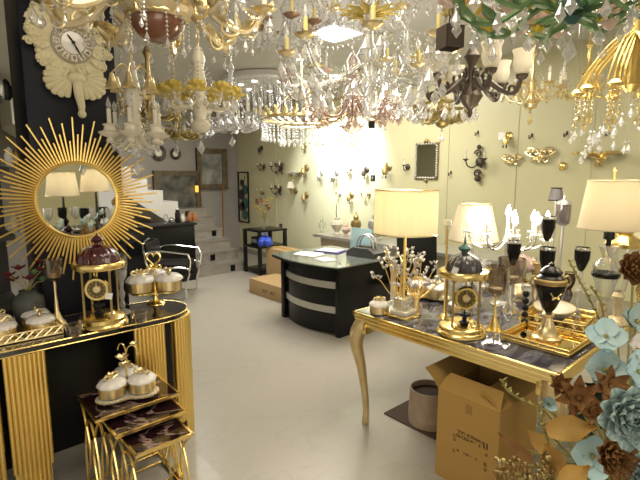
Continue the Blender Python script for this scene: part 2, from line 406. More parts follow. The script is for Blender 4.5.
# dark metal panel with leaves on the cream wall by the stairs
p = on_x(243, 197, WX)
t = thing('leaf_wall_panel', 'tall narrow black framed metal panel with round leaves by the stairs', 'wall decoration', (WX-0.02, p.y-0.05, p.z))
b = B(); hw, hh = 0.19, 0.52
for sx in (-1, 1): b.box((0, sx*hw, 0), (0.025, 0.02, 2*hh)); b.box((0, 0, sx*hh), (0.025, 2*hw+0.02, 0.02))
b.build('frame', BLACKM, t)
for k, (yy, zz, rr) in enumerate(((-.06, .16, .10), (.07, .05, .11), (-.05, -.12, .12), (.06, -.2, .10), (-.04, -.36, .11), (.05, .3, .07))):
    B().on(T(0.0, yy, zz) @ R(pi/2, 'Y')).lathe([(0, -0.004), (rr, -0.004), (rr, 0.004), (0, 0.006)], 16).build('leaf', BRONZE if k % 2 else GREEND, t)
B().tube(bez([(0, 0.1, -0.5), (0, -0.03, -0.2), (0, 0.04, 0.1), (0, -0.08, 0.45)]), 0.006, 5).build('stem', BLACKM, t)

# ---------------------------------------------------------------- far objects: counter, chair, stand, cartons, desk
c0, c1 = on_z(150, 275, 0), 3.38
t = thing('black_counter', 'black counter standing before the stairs with bottles on it', 'counter', (2.58, 6.62, 0))
B().box((0, 0.2, 0.44), (1.3, 0.4, 0.88), bev=0.006).build('body', BLACK, t)
B().box((0, 0.19, 0.895), (1.36, 0.46, 0.03), bev=0.005).build('worktop', BLACKM, t)
B().box((0, -0.004, 0.06), (1.28, 0.012, 0.10)).build('plinth', BLACKM, t)
for i, (px, m, h, r, l) in enumerate(((166, GLASS, .12, .045, 'clear low glass at left end of black counter'), (172, CHROME, .07, .05, 'small shiny bowl on black counter'),
        (178, BLACKM, .20, .04, 'black and white canister on black counter'), (183, IVORY, .11, .035, 'small cream pot on black counter'),
        (190, TERRA, .13, .04, 'small red-brown jar, left of two on counter'), (195, TERRA, .12, .04, 'small red-brown jar, right of two on counter'))):
    p = on_y(px, 219, 6.85)
    t = thing('counter_jar', l, 'jar', (p.x, 6.86, 0.91))
    B().lathe([(r*.8, 0), (r, h*.1), (r, h*.7), (r*.7, h*.85), (r*.7, h)], 14).build('body', m, t)
    B().lathe([(r*.75, h), (r*.75, h+.012), (0, h+.02)], 14).build('lid', PAPER if i == 2 else m, t)
b = B().box((0, 0, 0.06), (0.16, 0.02, 0.11)); 
# amber wall light by the painting
p = on_y(194, 188, GY); t = thing('amber_lantern', 'small lit amber lantern against the lower painting on grey wall', 'lamp', (p.x, GY-0.12, p.z))
B().box((0, 0.06, 0), (0.03, 0.12, 0.02)).build('bracket', BRONZE, t)
B().lathe([(0.02, -.08), (0.034, -.06), (0.034, 0.04), (0.012, 0.09)], 10).build('glass', glow('amber_glow', (1.0, 0.55, 0.08), 1.6), t)
B().lathe([(0.04, .05), (0.02, .10), (0.006, .16)], 10).build('cap', BRONZE, t)

# chrome cantilever armchair
p = on_z(176, 281, 0)
t = thing('visitor_chair', 'black visitor armchair on looped chrome tube frame before the counter', 'chair', (2.55, 5.95, 0), .85)
for sx in (-1, 1):
    x = sx*0.27
    B().tube(bez([(x, -0.30, 0.62), (x, 0.10, 0.66), (x, 0.26, 0.60), (x, 0.20, 0.42), (x, -0.15, 0.44), (x, -0.31, 0.40), (x, -0.26, 0.2), (x, -0.24, 0.02), (x, 0.0, 0.014), (x, 0.25, 0.014)], 40), 0.012, 6).build('side_loop', CHROME, t)
    B().tube(bez([(x, -0.30, 0.62), (x, -0.33, 0.52), (x, -0.31, 0.40)], 8), 0.012, 6).build('arm_front', CHROME, t)
B().tube([(-.27, .25, .014), (.27, .25, .014)], 0.012, 6).build('floor_bar', CHROME, t)
B().box((0, 0, 0.44), (0.50, 0.5, 0.08), bev=0.03).build('seat', BLACKM, t)
B().on(T(0, 0.25, 0.60) @ R(-0.15, 'X')).box((0, 0, 0), (0.50, 0.06, 0.32), bev=0.025).build('backrest', BLACKM, t)
B().tube(bez([(-.26, .24, .45), (-.25, .29, .72), (0, .30, .79), (.25, .29, .72), (.26, .24, .45)], 24), 0.011, 6).build('back_frame', CHROME, t)

# black etagere stand with shelves
t = thing('black_stand', 'black open stand with three shelves against the cream wall', 'stand', (4.42, 6.42, 0))
for x in (-.26, .26):
    for y in (-.22, .22): B().box((x, y, 0.36), (0.05, 0.05, 0.72)).build('post', BLACKM, t)
for z in (0.06, 0.46, 0.73): B().box((0, 0, z), (0.58, 0.5, 0.03), bev=0.004).build('shelf', BLACK, t)
t = thing('black_box', 'black boxy device on middle shelf of black stand', 'box', (4.32, 6.4, 0.476))
B().box((0, 0, .07), (.26, .22, .14), bev=.01).build('body', BLACKM, t); B().box((-.134, 0, .08), (.01, .15, .06)).build('face', GREYSH, t)
t = thing('plastic_bag', 'bright blue plastic bag lying behind the upright carton', 'bag', (4.0, 5.78, 0.56))
b = B()
for k in range(7): b.ball((random.uniform(-.08, .08), random.uniform(-.09, .09), 0.045+random.uniform(0, .05)), 0.07, 10, 0.75)
b.build('body', BLUEP, t); B().tube(bez([(-.04, 0, .1), (-.05, .02, .17), (0, .03, .19), (.05, .01, .12)], 10), 0.008, 5).build('handle', BLUEP, t)
# flowers in orange on the stand
t = thing('orange_flower_vase', 'glass vase of orange and brown flowers on the black stand', 'vase', (4.42, 6.42, 0.745))
B().lathe([(.05, 0), (.07, .05), (.05, .16), (.06, .2)], 14).build('vase', GLASS, t)
for k in range(14):
    a = k*2.4; rr = 0.05 + 0.13*(k % 5)/5; q = Vector((rr*cos(a), rr*sin(a), 0.27+0.035*(k % 7)))
    f_ = B().tube([(0, 0, .1), tuple(q*0.7+Vector((0, 0, .05))), tuple(q)], .004, 4).build('stem', OLIVE, t)
    b = B()
    for j in range(6): b.petal(T(*q) @ R(j*pi/3) @ R(0.6, 'X'), 0.05, 0.035, 0.3, nx=2, ny=3)
    b.build('bloom', [TERRA, YFLOW, BROWNF, PINKF][k % 4], f_)
t = thing('broom', 'reddish broom leaning on wall beside the stairs', 'broom', (4.62, 8.2, 0))
B().tube([(0, 0, .25), (.15, .24, 1.45)], .014, 6).build('stick', BROWNF, t)
B().lathe([(.14, 0), (.12, .12), (.03, .3), (.015, .34)], 12).build('brush', TERRA, t)
def marks(b, n, wd, hgt, rows, gap=1.5, flip=False):   # rows of small printed strokes in local XZ
    for r_ in range(rows):
        for k in range(n):
            if random.random() < 0.12: continue
            x = -wd/2 + wd*(k+.5)/n; z = hgt/2 - hgt*(r_+.5)/rows; ww = wd/n/gap; hh = hgt/rows*0.7
            for q in range(3):
                if random.random() < .5: b.box((x, 0, z+(q-1)*hh*.38), (ww, .0012, hh*.13))
            for q in (-1, 1):
                if random.random() < .65: b.box((x+q*ww*.4, 0, z), (ww*.2, .0012, hh*.9))
    return b
# cartons by the desk
a_, b_ = on_z(245, 293, 0), on_z(284, 300, 0)
t = thing('flat_carton', 'low flat tan cardboard carton on floor beside the black desk', 'box', (3.42, 4.95, 0))
B().box((0.24, 0, 0.10), (0.48, 0.86, 0.20), bev=.004).build('body', CARDL, t)
for sy in (-1, 1): B().box((0.12 if sy < 0 else .36, 0, 0.203), (0.238, 0.86, 0.006)).build('flap', CARDL, t)
b = B().on(T(-0.002, -0.02, .09) @ R(-pi/2)); marks(b, 6, 0.34, 0.07, 1); b.build('print', INK, t)
t = thing('upright_carton', 'upright tan cardboard carton behind the flat one', 'box', (3.98, 5.45, 0))
B().box((0.15, 0.0, 0.27), (0.30, 0.62, 0.54), bev=.004).build('body', CARDL, t)
B().box((0.15, 0.0, 0.545), (0.05, 0.6, 0.004)).build('tape', CARD, t)

# desk
t = thing('reception_desk', 'black reception desk with two silver bands and a glass top', 'desk', (3.07, 3.2, 0))
D, L_, hz = 0.80, 0.98, 0.72
for y in (0.03, L_-0.03): B().box((0.02+D/2, y, hz/2), (D, 0.06, hz), bev=.006).build('end_panel', BLACK, t)
def bow(z0, z1, off, bulge=0.10):
    o_ = []
    N = 14
    for i in range(N+1):
        s_ = i/N; o_.append((0.06 - bulge*4*s_*(1-s_) + off, 0.06 + (L_-0.12)*s_))
    o_ += [(0.14, L_-0.06), (0.14, 0.06)]
    return B().prism(o_, z0, z1)
bow(0.03, hz, 0).build('front_panel', BLACK, t, 'bowed black front panel')
for z0, z1 in ((0.50, 0.57), (0.24, 0.31)):
    bow(z0, z1, -0.012).build('band', SILVER, t, 'horizontal brushed silver band')
B().box((0.5, L_/2, .03), (.6, L_-.1, .06)).build('plinth', BLACKM, t)
o_ = [(-0.06-0.09*4*(i/16)*(1-i/16), -0.06+(L_+.12)*i/16) for i in range(17)] + [(D+.06, L_+.06), (D+.06, -.06)]
B().prism(o_, hz, hz+.02).build('wood_top', BLACK, t)
B().prism([(x*1.0, y) for x, y in o_], hz+.022, hz+.034).build('glass_top', clear('green_glass', (0.55, 0.62, 0.58), 0.35, 0.22, (0.42, 0.47, 0.44)), t)
DZ = hz + .035
t = thing('paper_folder', 'violet and white folder lying open on the desk', 'folder', (3.62, 3.9, DZ), 0.3)
B().box((0, 0, .006), (.24, .32, .012)).build('cover', PURPLE, t); B().box((0, 0.01, .014), (.21, .27, .006)).build('paper', PAPER, t)
tag(B().box((0, 0, .002), (.21, .30, .004)).box((.03, .03, .006), (.21, .29, .003), 0.2).build('loose_paper', PAPER, loc=(3.28, 3.9, DZ), rz=.2), 'loose white papers near front edge of the desk', 'paper')
tag(B().box((0, 0, .002), (.16, .21, .004)).build('receipt', PAPER, loc=(3.22, 3.55, DZ), rz=-.2), 'small white paper sheet at front edge of desk', 'paper')
p = on_z(371, 262, DZ)
t = thing('handbag', 'dark grey handbag with arched handles on the desk', 'bag', (3.72, 3.42, DZ), .1)
b = B()
b.add([(x*.9 if z else x, y*(.55 if z > .05 else 1), z) for z in (0, .05, .10) for x, y in ((-.13, -.19), (.13, -.19), (.15, 0), (.13, .19), (-.13, .19), (-.15, 0))],
      [tuple(range(5, -1, -1)), tuple(range(12, 18))] + [(l*6+i, l*6+(i+1) % 6, (l+1)*6+(i+1) % 6, (l+1)*6+i) for l in (0, 1) for i in range(6)])
b.build('body', LEATHER, t)
for x in (-.03, .03): B().tube(arc((x, 0, .08), .12, 0, pi, 14, 'yz', .16), .009, 6).build('handle', SILVER, t)
B().box((0, 0, .103), (.10, .2, .012), bev=.004).build('zip_flap', BLACKM, t)
t = thing('desk_chair', 'black high-backed chair right of the desk behind pleated lamp', 'chair', (4.1, 2.95, 0), -.7)
B().box((0, 0, .46), (.48, .46, .08), 0, .03).build('seat', BLACKM, t)
B().on(T(0, .22, .76) @ R(-.12, 'X')).box((0, 0, 0), (.46, .06, .58), 0, .028).build('backrest', BLACKM, t)
for x in (-.2, .2):
    for y in (-.18, .18): B().tube([(x, y, 0), (x, y, .44)], .016, 6).build('leg', BLACKM, t)
# things on the low ledge behind the desk
led = thing('display_ledge', 'pale display ledge along the cream wall behind the desk', 'ledge', (4.86, 3.7, 0))
B().box((0, 0, .72), (.56, 3.3, .04)).build('top', SILVER, led); B().box((0.06, 0, .35), (.40, 3.24, .70)).build('base', IVORY, led)
for i, (px, py, h, r, m, l) in enumerate(((336, 238, .26, .10, IVORY, 'cream urn vase with dark twig on ledge behind desk'), (355, 238, .30, .08, BRASSD, 'bronze lidded urn on ledge behind desk'),
                                   (375, 242, .34, .12, SILVER, 'silver round vase on ledge beside pleated lamp'), (321, 240, .20, .06, GLASS, 'small clear vase on ledge at far end'), (345, 242, .16, .07, PINKF, 'small blush pot on ledge between two urns'))):
    p = on_x(px, py, 4.78)
    t = thing('display_vase', l, 'vase', (4.8, p.y, .74))
    B().lathe([(r*.6, 0), (r*.62, .02), (r*.3, h*.15), (r*.75, h*.42), (r, h*.62), (r*.85, h*.8), (r*.4, h*.88), (r*.55, h)], 18).build('body', m, t)
    if i == 0: B().tube(bez([(0, 0, h*.8), (.01, .03, h*1.3), (0, .01, h*1.8)], 10), .006, 5).build('twig', BRONZE, t)
    else: B().lathe([(r*.5, h), (r*.3, h+.03), (r*.08, h+.05), (r*.1, h+.07), (0, h+.08)], 12).build('lid', m, t)
p = on_x(325, 236, 4.7)
t = thing('pale_blue_chair', 'pale blue plastic chair seen behind the desk', 'chair', (4.3, 4.25, 0), -pi/2)
B().box((0, 0, .46), (.4, .4, .03), bev=.01).build('seat', PALEB, t)
B().on(T(0, .2, .70) @ R(-.12, 'X')).box((0, 0, 0), (.38, .02, .46), bev=.009).build('backrest', PALEB, t)
for x in (-.17, .17):
    for y in (-.17, .17): B().tube([(x, y, 0), (x*.92, y*.92, .46)], .014, 6).build('leg', PALEB, t)

# ---------------------------------------------------------------- shelves with clutter left of the pillar
t = thing('display_shelf', 'dim grey-brown display shelf in the gap left of the dark pillar', 'shelf', (-0.15, 3.23, 0))
B().box((0, .22, 1.3), (1.1, .03, 2.6)).build('back_panel', SHELFM, t)
for z in (0.9, 1.3, 1.68, 2.06, 2.44): B().box((0, 0.02, z), (1.1, .4, .03)).build('shelf', SHELFM, t)
for i, (px, py, z, m, l) in enumerate(((4, 40, 2.075, SILVER, 'grey metal jar on highest visible shelf left of pillar'), (9, 62, 2.075, BLACKM, 'black jar on highest visible shelf beside grey metal jar'),
        (6, 92, 1.695, PAPER, 'white pot on second shelf left of pillar'), (13, 92, 1.695, BRASSD, 'dull brass cup on second shelf left of pillar'), (5, 128, 1.315, IVORY, 'cream cup on shelf just above sunburst rays'))):
    p = on_y(px, 100, 3.28)
    t = thing('shelf_jar', l, 'jar', (p.x-.02, 3.20, z)); t.scale = (.7, .7, .7)
    B().lathe([(.025, 0), (.04, .03), (.04, .1), (.025, .13)], 12).build('body', m, t); B().lathe([(.03, .13), (.02, .15), (0, .17)], 10).build('lid', m, t)

# ---------------------------------------------------------------- console table
CX0, CX1, CF, CB, CZ = 0.235, 1.03, 2.53, 2.95, 0.825
cy, cr = (CF+CB)/2, (CB-CF)/2
con = thing('console_table', 'black-topped console table on stepped gold fluted legs against the pillar', 'console table', (0, 0, 0))
def stadium(r, n=14):
    return [(CX1 + r*sin(pi*i/n), cy - r*cos(pi*i/n)) for i in range(n+1)] + [(CX0 - r*sin(pi*i/n), cy + r*cos(pi*i/n)) for i in range(n+1)]
B().prism(stadium(cr-.006), CZ-.03, CZ).build('top', DGLASS, con, 'black glass top')
e = stadium(cr); b = B()
b.tube([(x, y, CZ-.004) for x, y in e], .0045, 6, True).tube([(x, y, CZ-.034) for x, y in e], .0035, 6, True); b.build('gold_edge', GOLD, con, 'gold rim of the top')
B().box(((CX0+CX1)/2, CB+0.0, .38), (CX1-CX0+.1, .02, .76)).build('back_panel', BLACK, con)
def flutes(path, z0, z1, r):
    b = B()
    for x, y in path: b.lathe([(r, z0), (r*1.02, z0+.004), (r*1.02, z1-.004), (r, z1)], 10, (x, y, 0))
    return b
def legset(s):   # s=+1 for the end at CX1, -1 at CX0
    c = (CX1 if s > 0 else CX0)
    N = 9; pa = [(c - s*(.008+.16*i/(N-1)), CF + .03 - .022*sin(pi*i/(N-1))) for i in range(N)]
    o = flutes(pa, .17, CZ-.04, .0105).build('fluted_panel', GOLDS, con, 'gold fluted front panel')
    flutes(pa[2:-1], 0, .17, .0105).build('lower_tier', GOLDS, o)
    B().box((c - s*.088, CF+.06, (CZ-.04)/2), (.16, .03, CZ-.04)).build('backing', GOLDS, o)
    if s > 0: B().box((c + s*.02, CF+.045, (CZ-.04)/2), (.035, .035, CZ-.04)).build('black_post', BLACK, con)
    N = 25; cc = c + s*(.035 if s > 0 else .004); rr = cr - .025
    pa = [(cc + s*rr*sin(pi*(.06+.94*i/(N-1))), cy - rr*cos(pi*(.06+.94*i/(N-1)))) for i in range(N)]
    o = flutes(pa, .12, CZ-.04, .0112).build('fluted_end', GOLDS, con, 'gold fluted rounded end')
    flutes(pa[3:-3], 0, .12, .0112).build('lower_tier', GOLDS, o)
legset(1); legset(-1)

# ---------------------------------------------------------------- sunburst mirror
mc = on_y(78, 200, 2.955)
sun = thing('sunburst_mirror', 'round mirror with long gold sunburst rays hung on the dark pillar', 'mirror', (mc.x, 2.965, mc.z))
K = R(pi/2, 'X')   # discs face -Y
B().on(K).lathe([(0, -.01), (.225, -.01), (.225, .012), (0, .012)], 40).build('backing', BLACKM, sun)
B().on(K).lathe([(0, .013), (.212, .013), (.212, .018), (0, .018)], 48).build('mirror_glass', MIRROR, sun)
b = B(); b.tube([(.217*cos(2*pi*i/48), -.020, .217*sin(2*pi*i/48)) for i in range(48)], .009, 8, True); b.build('rim', GOLDS, sun)
rayb = []
for Lr in (.475, .38, .44, .34):
    rayb.append(B().tube([(0, -.008, .212), (0, -.014, Lr)], [.0072, .0052], 6))
first = {}
for i in range(100):
    k = (0, 1, 2, 3)[i % 4]
    if k not in first: o = rayb[k].build('ray', GOLDS, sun); first[k] = o
    else: o = first[k].copy(); COL.objects.link(o); o.parent = sun
    o.rotation_euler = (0, 2*pi*i/100, 0)

# ---------------------------------------------------------------- ornate clock on the pillar
cc = on_y(69, 45, 2.98)
clk = thing('wall_clock', 'cream carved clock with shell base hung high on the dark pillar', 'clock', (cc.x, 2.995, cc.z))
k = 0.0058
P2 = lambda x, y: (k*(x-69), k*(45-y))
prof = [(40, 2), (62, -12), (86, -8), (100, 6), (104, 20), (110, 34), (112, 50), (104, 54), (104, 66), (94, 74), (80, 72), (60, 76), (50, 74), (36, 64), (36, 50), (30, 42), (26, 36), (30, 24), (34, 12)]
o_ = [tuple(P2(69+(x_-69)*.87, 45+(y_-45)*.93)) for x_, y_ in prof]
b = B().on(R(pi/2, 'X')); b.prism(o_, 0, .035)
b.on(Matrix.Identity(4))
for i in range(len(o_)):
    x, z = o_[i]; x2, z2 = o_[(i+1) % len(o_)]
    for q in (0, .5):
        b.ball((x*.95+(x2-x)*q, -.032, z*.95+(z2-z)*q), random.uniform(.014, .024), 8, .9)
    rr_ = random.uniform(.022, .034); sg = random.choice((-1, 1)); ph = random.random()*6
    b.tube([(x*.90 + sg*rr_*(1-j/17)*cos(j*.6+ph), -.038-.0006*j, z*.90 + rr_*(1-j/17)*sin(j*.6+ph)) for j in range(16)], .0075, 5)
    b.petal(T(x*.62, -.040, z*.62) @ R(pi/2, 'X') @ R(atan2(z, x)-pi/2), .085, .05, .25, tip=.4, ruf=.03, nx=3, ny=4)
for (x, y, r, s_) in ((104, 52, .022, 1), (34, 48, .024, -1), (94, 68, .02, 1), (44, 66, .022, -1), (98, 14, .025, 1), (42, 12, .025, -1), (36, 28, .02, -1), (102, 30, .02, 1)):
    x, z = P2(x, y)
    b.tube([(x + s_*r*(1-i/18)*cos(i*.7), -.04-.0008*i, z + r*(1-i/18)*sin(i*.7)) for i in range(17)], .007, 6)
b.build('carved_body', CREAM, clk)
dx, dz = P2(71, 44)
B().on(T(dx, -.036, dz) @ K).lathe([(0, -.01), (.108, -.01), (.110, .01), (.100, .017), (0, .017)], 40).build('dial_ring', mat('taupe_enamel', (.42, .36, .27), .5), clk)
B().on(T(dx, -.053, dz) @ K).lathe([(0, 0), (.062, 0), (.060, .005), (0, .007)], 32).build('dial', WHITEC, clk)
for h in range(12):
    a = pi/2 - 2*pi*h/12
    pl = B().on(T(dx+.083*cos(a), -.056, dz+.083*sin(a)) @ R(-(a-pi/2), 'Y')).box((0, 0, 0), (.031, .006, .036), 0, .002).build('hour_plaque', IVORY, clk)
    cu = bpy.data.curves.new('numeral', 'FONT'); cu.body = str(h or 12); cu.size = .034; cu.align_x = 'CENTER'; cu.align_y = 'CENTER'; cu.extrude = .001
    cu.materials.append(BLACKM); tmp = bpy.data.objects.new('numeral_curve', cu); COL.objects.link(tmp); bpy.context.view_layer.update()
    me_ = bpy.data.meshes.new_from_object(tmp.evaluated_get(bpy.context.evaluated_depsgraph_get())); bpy.data.objects.remove(tmp)
    n_ = bpy.data.objects.new('numeral', me_); COL.objects.link(n_); n_.parent = pl
    n_.matrix_parent_inverse = Matrix.Identity(4); n_.location = (dx+.083*cos(a), -.061, dz+.083*sin(a)); n_.rotation_euler = (pi/2, -(a-pi/2), 0)
for a, l, w_, nm in ((radians(125), .050, .006, 'hour_hand'), (radians(-62), .080, .005, 'minute_hand')):
    B().on(T(dx, -.064, dz) @ R(-a, 'Y')).tube([(-.012, 0, 0), (l*.5, 0, 0), (l, 0, 0)], [w_*.6, w_, w_*.2], 6).build(nm, BLACKM, clk)
B().on(T(dx, -.064, dz) @ K).lathe([(0, -.004), (.009, -.004), (.009, .006), (0, .007)], 12).build('hub', BLACKM, clk)
for s_ in (-1, 1):   # two scallop shells below
    b = B(); sx, sz = P2(72 + s_*5, 75)
    for j in range(7):
        a = -pi/2 + s_*(0.20 + j*.27); Lq = .115 + .03*sin(pi*(j+.5)/7)
        q = [(sx + Lq*t_*cos(a), -.03 - .02*sin(pi*t_), sz + Lq*t_*sin(a)) for t_ in (0, .25, .5, .75, .95, 1.0)]
        b.tube(q, [.006, .010, .014, .018, .019, .008], 8)
    b.build('shell', CREAM, clk)
b = B(); sx, sz = P2(73, 78); b.ball((sx, -.03, sz+.01), .055, 10, .7); b.tube([(sx, -.04, sz), (sx, -.06, sz-.09), (sx+.01, -.055, sz-.15), (sx+.012, -.04, sz-.20)], [.03, .026, .02, .012], 8)
b.ball((sx+.012, -.045, sz-.19), .024, 8); b.build('drop_scroll', CREAM, clk)

# ---------------------------------------------------------------- little wares: jars, domed clocks, goblets
def bow_mesh(b, z, k=1.0):
    for s_ in (-1, 1): b.tube(bez([(0, 0, z), (s_*.022*k, .004, z+.016*k), (s_*.030*k, 0, z+.004*k), (0, 0, z)], 12), .004*k, 5)
    for a in range(5): b.petal(T(0, 0, z+.004*k) @ R(a*2*pi/5) @ R(.5, 'X'), .022*k, .016*k, .3, nx=2, ny=2)
    return b.ball((0, 0, z+.012*k), .007*k, 6)
def jar_parts(parent, loc=(0, 0, 0), r=.07, h=.05, sub=False):
    root = parent
    a = B().on(T(*loc)).lathe([(r*.86, 0), (r*.95, h*.1), (r*.98, h), (r*.9, h)], 24, flute=12, fl=.012).build('jar', PGOLD, root, 'gold lattice jar')
    lid = B().on(T(*loc)).lathe([(r*1.04, h), (r*1.06, h+r*.10), (r*.97, h+r*.26), (r*.74, h+r*.42), (r*.36, h+r*.52), (0, h+r*.54)], 40, flute=10, fl=.035).build('lid', WHITEC, a, 'white domed lid')
    bow_mesh(B().on(T(*loc)), h+r*.52, r/.05).build('knob', PGOLD, a)
    return a
proto_jar = None
def jar(label, loc, r=.07, h=.05, group='white lidded jars'):
    global proto_jar
    if proto_jar is None:
        t = thing('lidded_jar', label, 'jar', loc, 0, group); jar_parts(t, (0, 0, 0), .07, .058); proto_jar = t; t.scale = (r/.07,)*3; return t
    return dup(proto_jar, label, loc, random.uniform(0, 3), r/.07)

def domed_clock(label, loc, dome, sc, rz, dk=1.0):
    t = thing('domed_clock', label, 'clock', loc, rz)
    B().lathe([(.13, 0), (.135, .008), (.13, .02), (.12, .026), (.12, .045), (.11, .055), (.075, .06), (.06, .075), (0, .078)], 32).build('base', GOLD, t)
    for i in range(4):
        a = pi/4 + i*pi/2
        B().lathe([(.011, .05), (.008, .06), (.0065, .07), (.0065, .30), (.010, .31), (.010, .325)], 10, (.098*cos(a), .098*sin(a), 0)).build('column', BRASSD, t)
    B().lathe([(.115, .32), (.130, .322), (.135, .332), (.135, .35), (.128, .358), (.10, .36), (.10, .32)], 32).build('ring', GOLD, t)
    B().lathe([(.105*dk, .355), (.104*dk, .38), (.095*dk, .405), (.072*dk, .43), (.04*dk, .445), (.018, .452), (.016, .462)], 64, flute=16, fl=.045).build('dome', dome, t, 'ribbed %s dome' % ('garnet' if dome is REDGL else 'dark smoky'))
    b = B().lathe([(.016, .46), (.03, .468), (.035, .478), (.024, .49), (.008, .50)] + ([(0, .515)] if dome is REDGL else [(.006, .52), (0, .56)]), 12); b.build('finial', dome if dome is REDGL else GREEND, t)
    m = T(0, -.06, .215) @ K
    B().on(m).lathe([(.048, -.012), (.062, -.01), (.066, .0), (.060, .012), (.048, .012)], 32, ring=True).build('bezel', GOLD, t)
    d_ = B().on(m).lathe([(0, -.01), (.05, -.01), (.05, .004), (0, .004)], 28).build('dial', mat('dark_brass_dial', (.16, .12, .05), .35, .6), t)
    b = B().on(m)
    for i in range(12): b.box((.04*cos(i*pi/6), .04*sin(i*pi/6), .006), (.008, .003, .003), i*pi/6)
    b.build('hour_marks', GOLD, d_)
    B().on(m).lathe([(0, .006), (.022, .006), (.018, .012), (0, .012)], 16).box((.0, .016, .013), (.004, .034, .002)).box((.012, 0, .013), (.024, .004, .002)).build('movement', PGOLD, d_)
    b = B(); b.tube([(0, -.05, .155), (0, -.05, .12)], .004, 5).lathe([(.008, .125), (.03, .13), (.032, .12), (.012, .11), (.012, .09), (.03, .08)], 12, (0, -.05, 0)); b.build('pendulum', BLACKM, t)
    B().tube([(0, -.05, .27), (0, -.05, .34)], .005, 5).build('hanger', GOLD, t)
    return t
def price_tag(parent, loc, sz=.03, rz=0, tilt=.2):
    return B().on(T(*loc) @ R(rz) @ R(tilt, 'Y')).box((0, 0, 0), (sz, .0015, sz)).build('price_tag', PAPER, parent, 'white price tag')

p = on_z(103, 324, CZ)
dc = domed_clock('gold columned clock with garnet red dome on the console', (p.x, p.y, CZ), REDGL, .97, -.55)
price_tag(dc, (.070, -.105, .185), .034, .3)
p = on_z(58, 324, CZ)
def candle_stand(label, loc, h, glass, gm=PGOLD):
    t = thing('candle_goblet', label, 'candle holder', loc)
    B().lathe([(.045, 0), (.043, .006), (.026, .03), (.012, .075), (.007, h*.45), (.007, h*.66), (.016, h*.68), (.03, h*.70), (.012, h*.705)], 18).build('stem', gm, t)
    B().shell([(.020, h*.70), (.040, h*.73), (.046, h*.82), (.044, h*.9), (.047, h)], 20, th=.002).build('glass_cup', glass, t)
    B().lathe([(.03, h*.715), (.032, h*.80), (0, h*.80)], 14).build('candle', PGOLD, t)
    return t
candle_stand('tall gold candle goblet left of the garnet-domed clock', (p.x, p.y, CZ), .37, SMOKE)
for px, py, l in ((75, 335, 'small glass tumbler between candle goblet and domed clock'), (140, 322, 'small glass tumbler under the footed jar stand')):
    p = on_z(px, py, CZ)
    t = thing('glass_tumbler', l, 'glass', (p.x, p.y, CZ))
    B().shell([(.028, 0), (.038, .01), (.040, .03), (.046, .06)], 18, flute=8, fl=.02).build('glass', SMOKE, t); B().lathe([(.0, .008), (.034, .008), (.036, .03), (0, .03)], 16).build('candle', REDGL if px < 100 else BLACKM, t)
for px, py, l in ((126, 316, 'tall clear glass candlestick right of garnet-domed clock'),):
    p = on_z(px, py, CZ); t = thing('crystal_candlestick', l, 'candle holder', (p.x+.01, p.y+.08, CZ))
    B().lathe([(.045, 0), (.04, .01), (.012, .025), (.018, .05), (.01, .08), (.02, .12), (.01, .15), (.016, .2), (.03, .22), (.034, .26)], 14).build('stem', CRY, t)
    B().shell([(.03, .25), (.04, .29), (.042, .36)], 16).build('cup', GLASS, t)
# tray with four jars at the left end of the console
p = on_z(31, 333, CZ)
TX, TY = p.x-.045, p.y+.02
t = thing('lattice_tray', 'gold lattice tray at left end of console carrying four jars', 'tray', (TX, TY, CZ))
b = B().box((0, 0, .012), (.34, .28, .006)); b.build('plate', PGOLD, t)
b = B()
for sx, sy, L_2, ax in ((0, -.14, .34, 0), (0, .14, .34, 0), (-.17, 0, .28, 1), (.17, 0, .28, 1)):
    n = 8
    for i in range(n):
        for q in (0, 1):
            a, c_ = -L_2/2+L_2*i/n, -L_2/2+L_2*(i+1)/n; z0, z1 = (.008, .045) if q else (.045, .008)
            b.tube([(sx+(0 if ax else a), sy+(a if ax else 0), z0), (sx+(0 if ax else c_), sy+(c_ if ax else 0), z1)], .004, 5)
    for z in (.006, .046): b.tube([(sx-(0 if ax else L_2/2), sy-(L_2/2 if ax else 0), z), (sx+(0 if ax else L_2/2), sy+(L_2/2 if ax else 0), z)], .005, 5)
b.build('lattice_rim', PGOLD, t)
for x, y, l in ((-.085, -.069, 'front left white lidded jar on lattice tray'), (.085, -.069, 'front right white lidded jar on lattice tray'), (-.085, .069, 'back left white lidded jar on lattice tray'), (.085, .069, 'back right white lidded jar on lattice tray')):
    jar(l, (TX+x, TY+y, CZ+.016), .065, .05)
# footed stand with three jars and heart handle
p = on_z(157, 304, CZ)
FX, FY = p.x, p.y+.02
t = thing('footed_jar_stand', 'gold footed stand with heart handle on right end of console', 'stand', (FX, FY, CZ))
B().lathe([(.06, 0), (.055, .01), (.018, .025), (.012, .05), (.03, .082), (.05, .086)], 16).build('foot', GOLD, t)
out = []
for i in range(48):
    a = 2*pi*i/48 + atan2(FY, FX); rr = .125+.03*cos(6*pi*i/48); out.append((rr*cos(a), rr*sin(a)))
B().prism(out, .084, .094, True).build('trefoil_plate', GOLD, t)
B().tube([(0, 0, .09), (0, 0, .25)], .006, 6).build('post', GOLD, t)
b = B(); pts = []
ca, sa = cos(YAW), sin(YAW)
for i in range(32):
    a = 2*pi*i/32; hx = .044*(16*sin(a)**3)/16; hz_ = .044*(13*cos(a)-5*cos(2*a)-2*cos(3*a)-cos(4*a))/15
    pts.append((hx*ca, -hx*sa, .295+hz_))
b.tube(pts, .0065, 6, True)
bow_mesh(b.on(T(0, 0, .225)), 0, 1.5); b.build('heart_handle', GOLD, t)
BK = atan2(FY, FX)
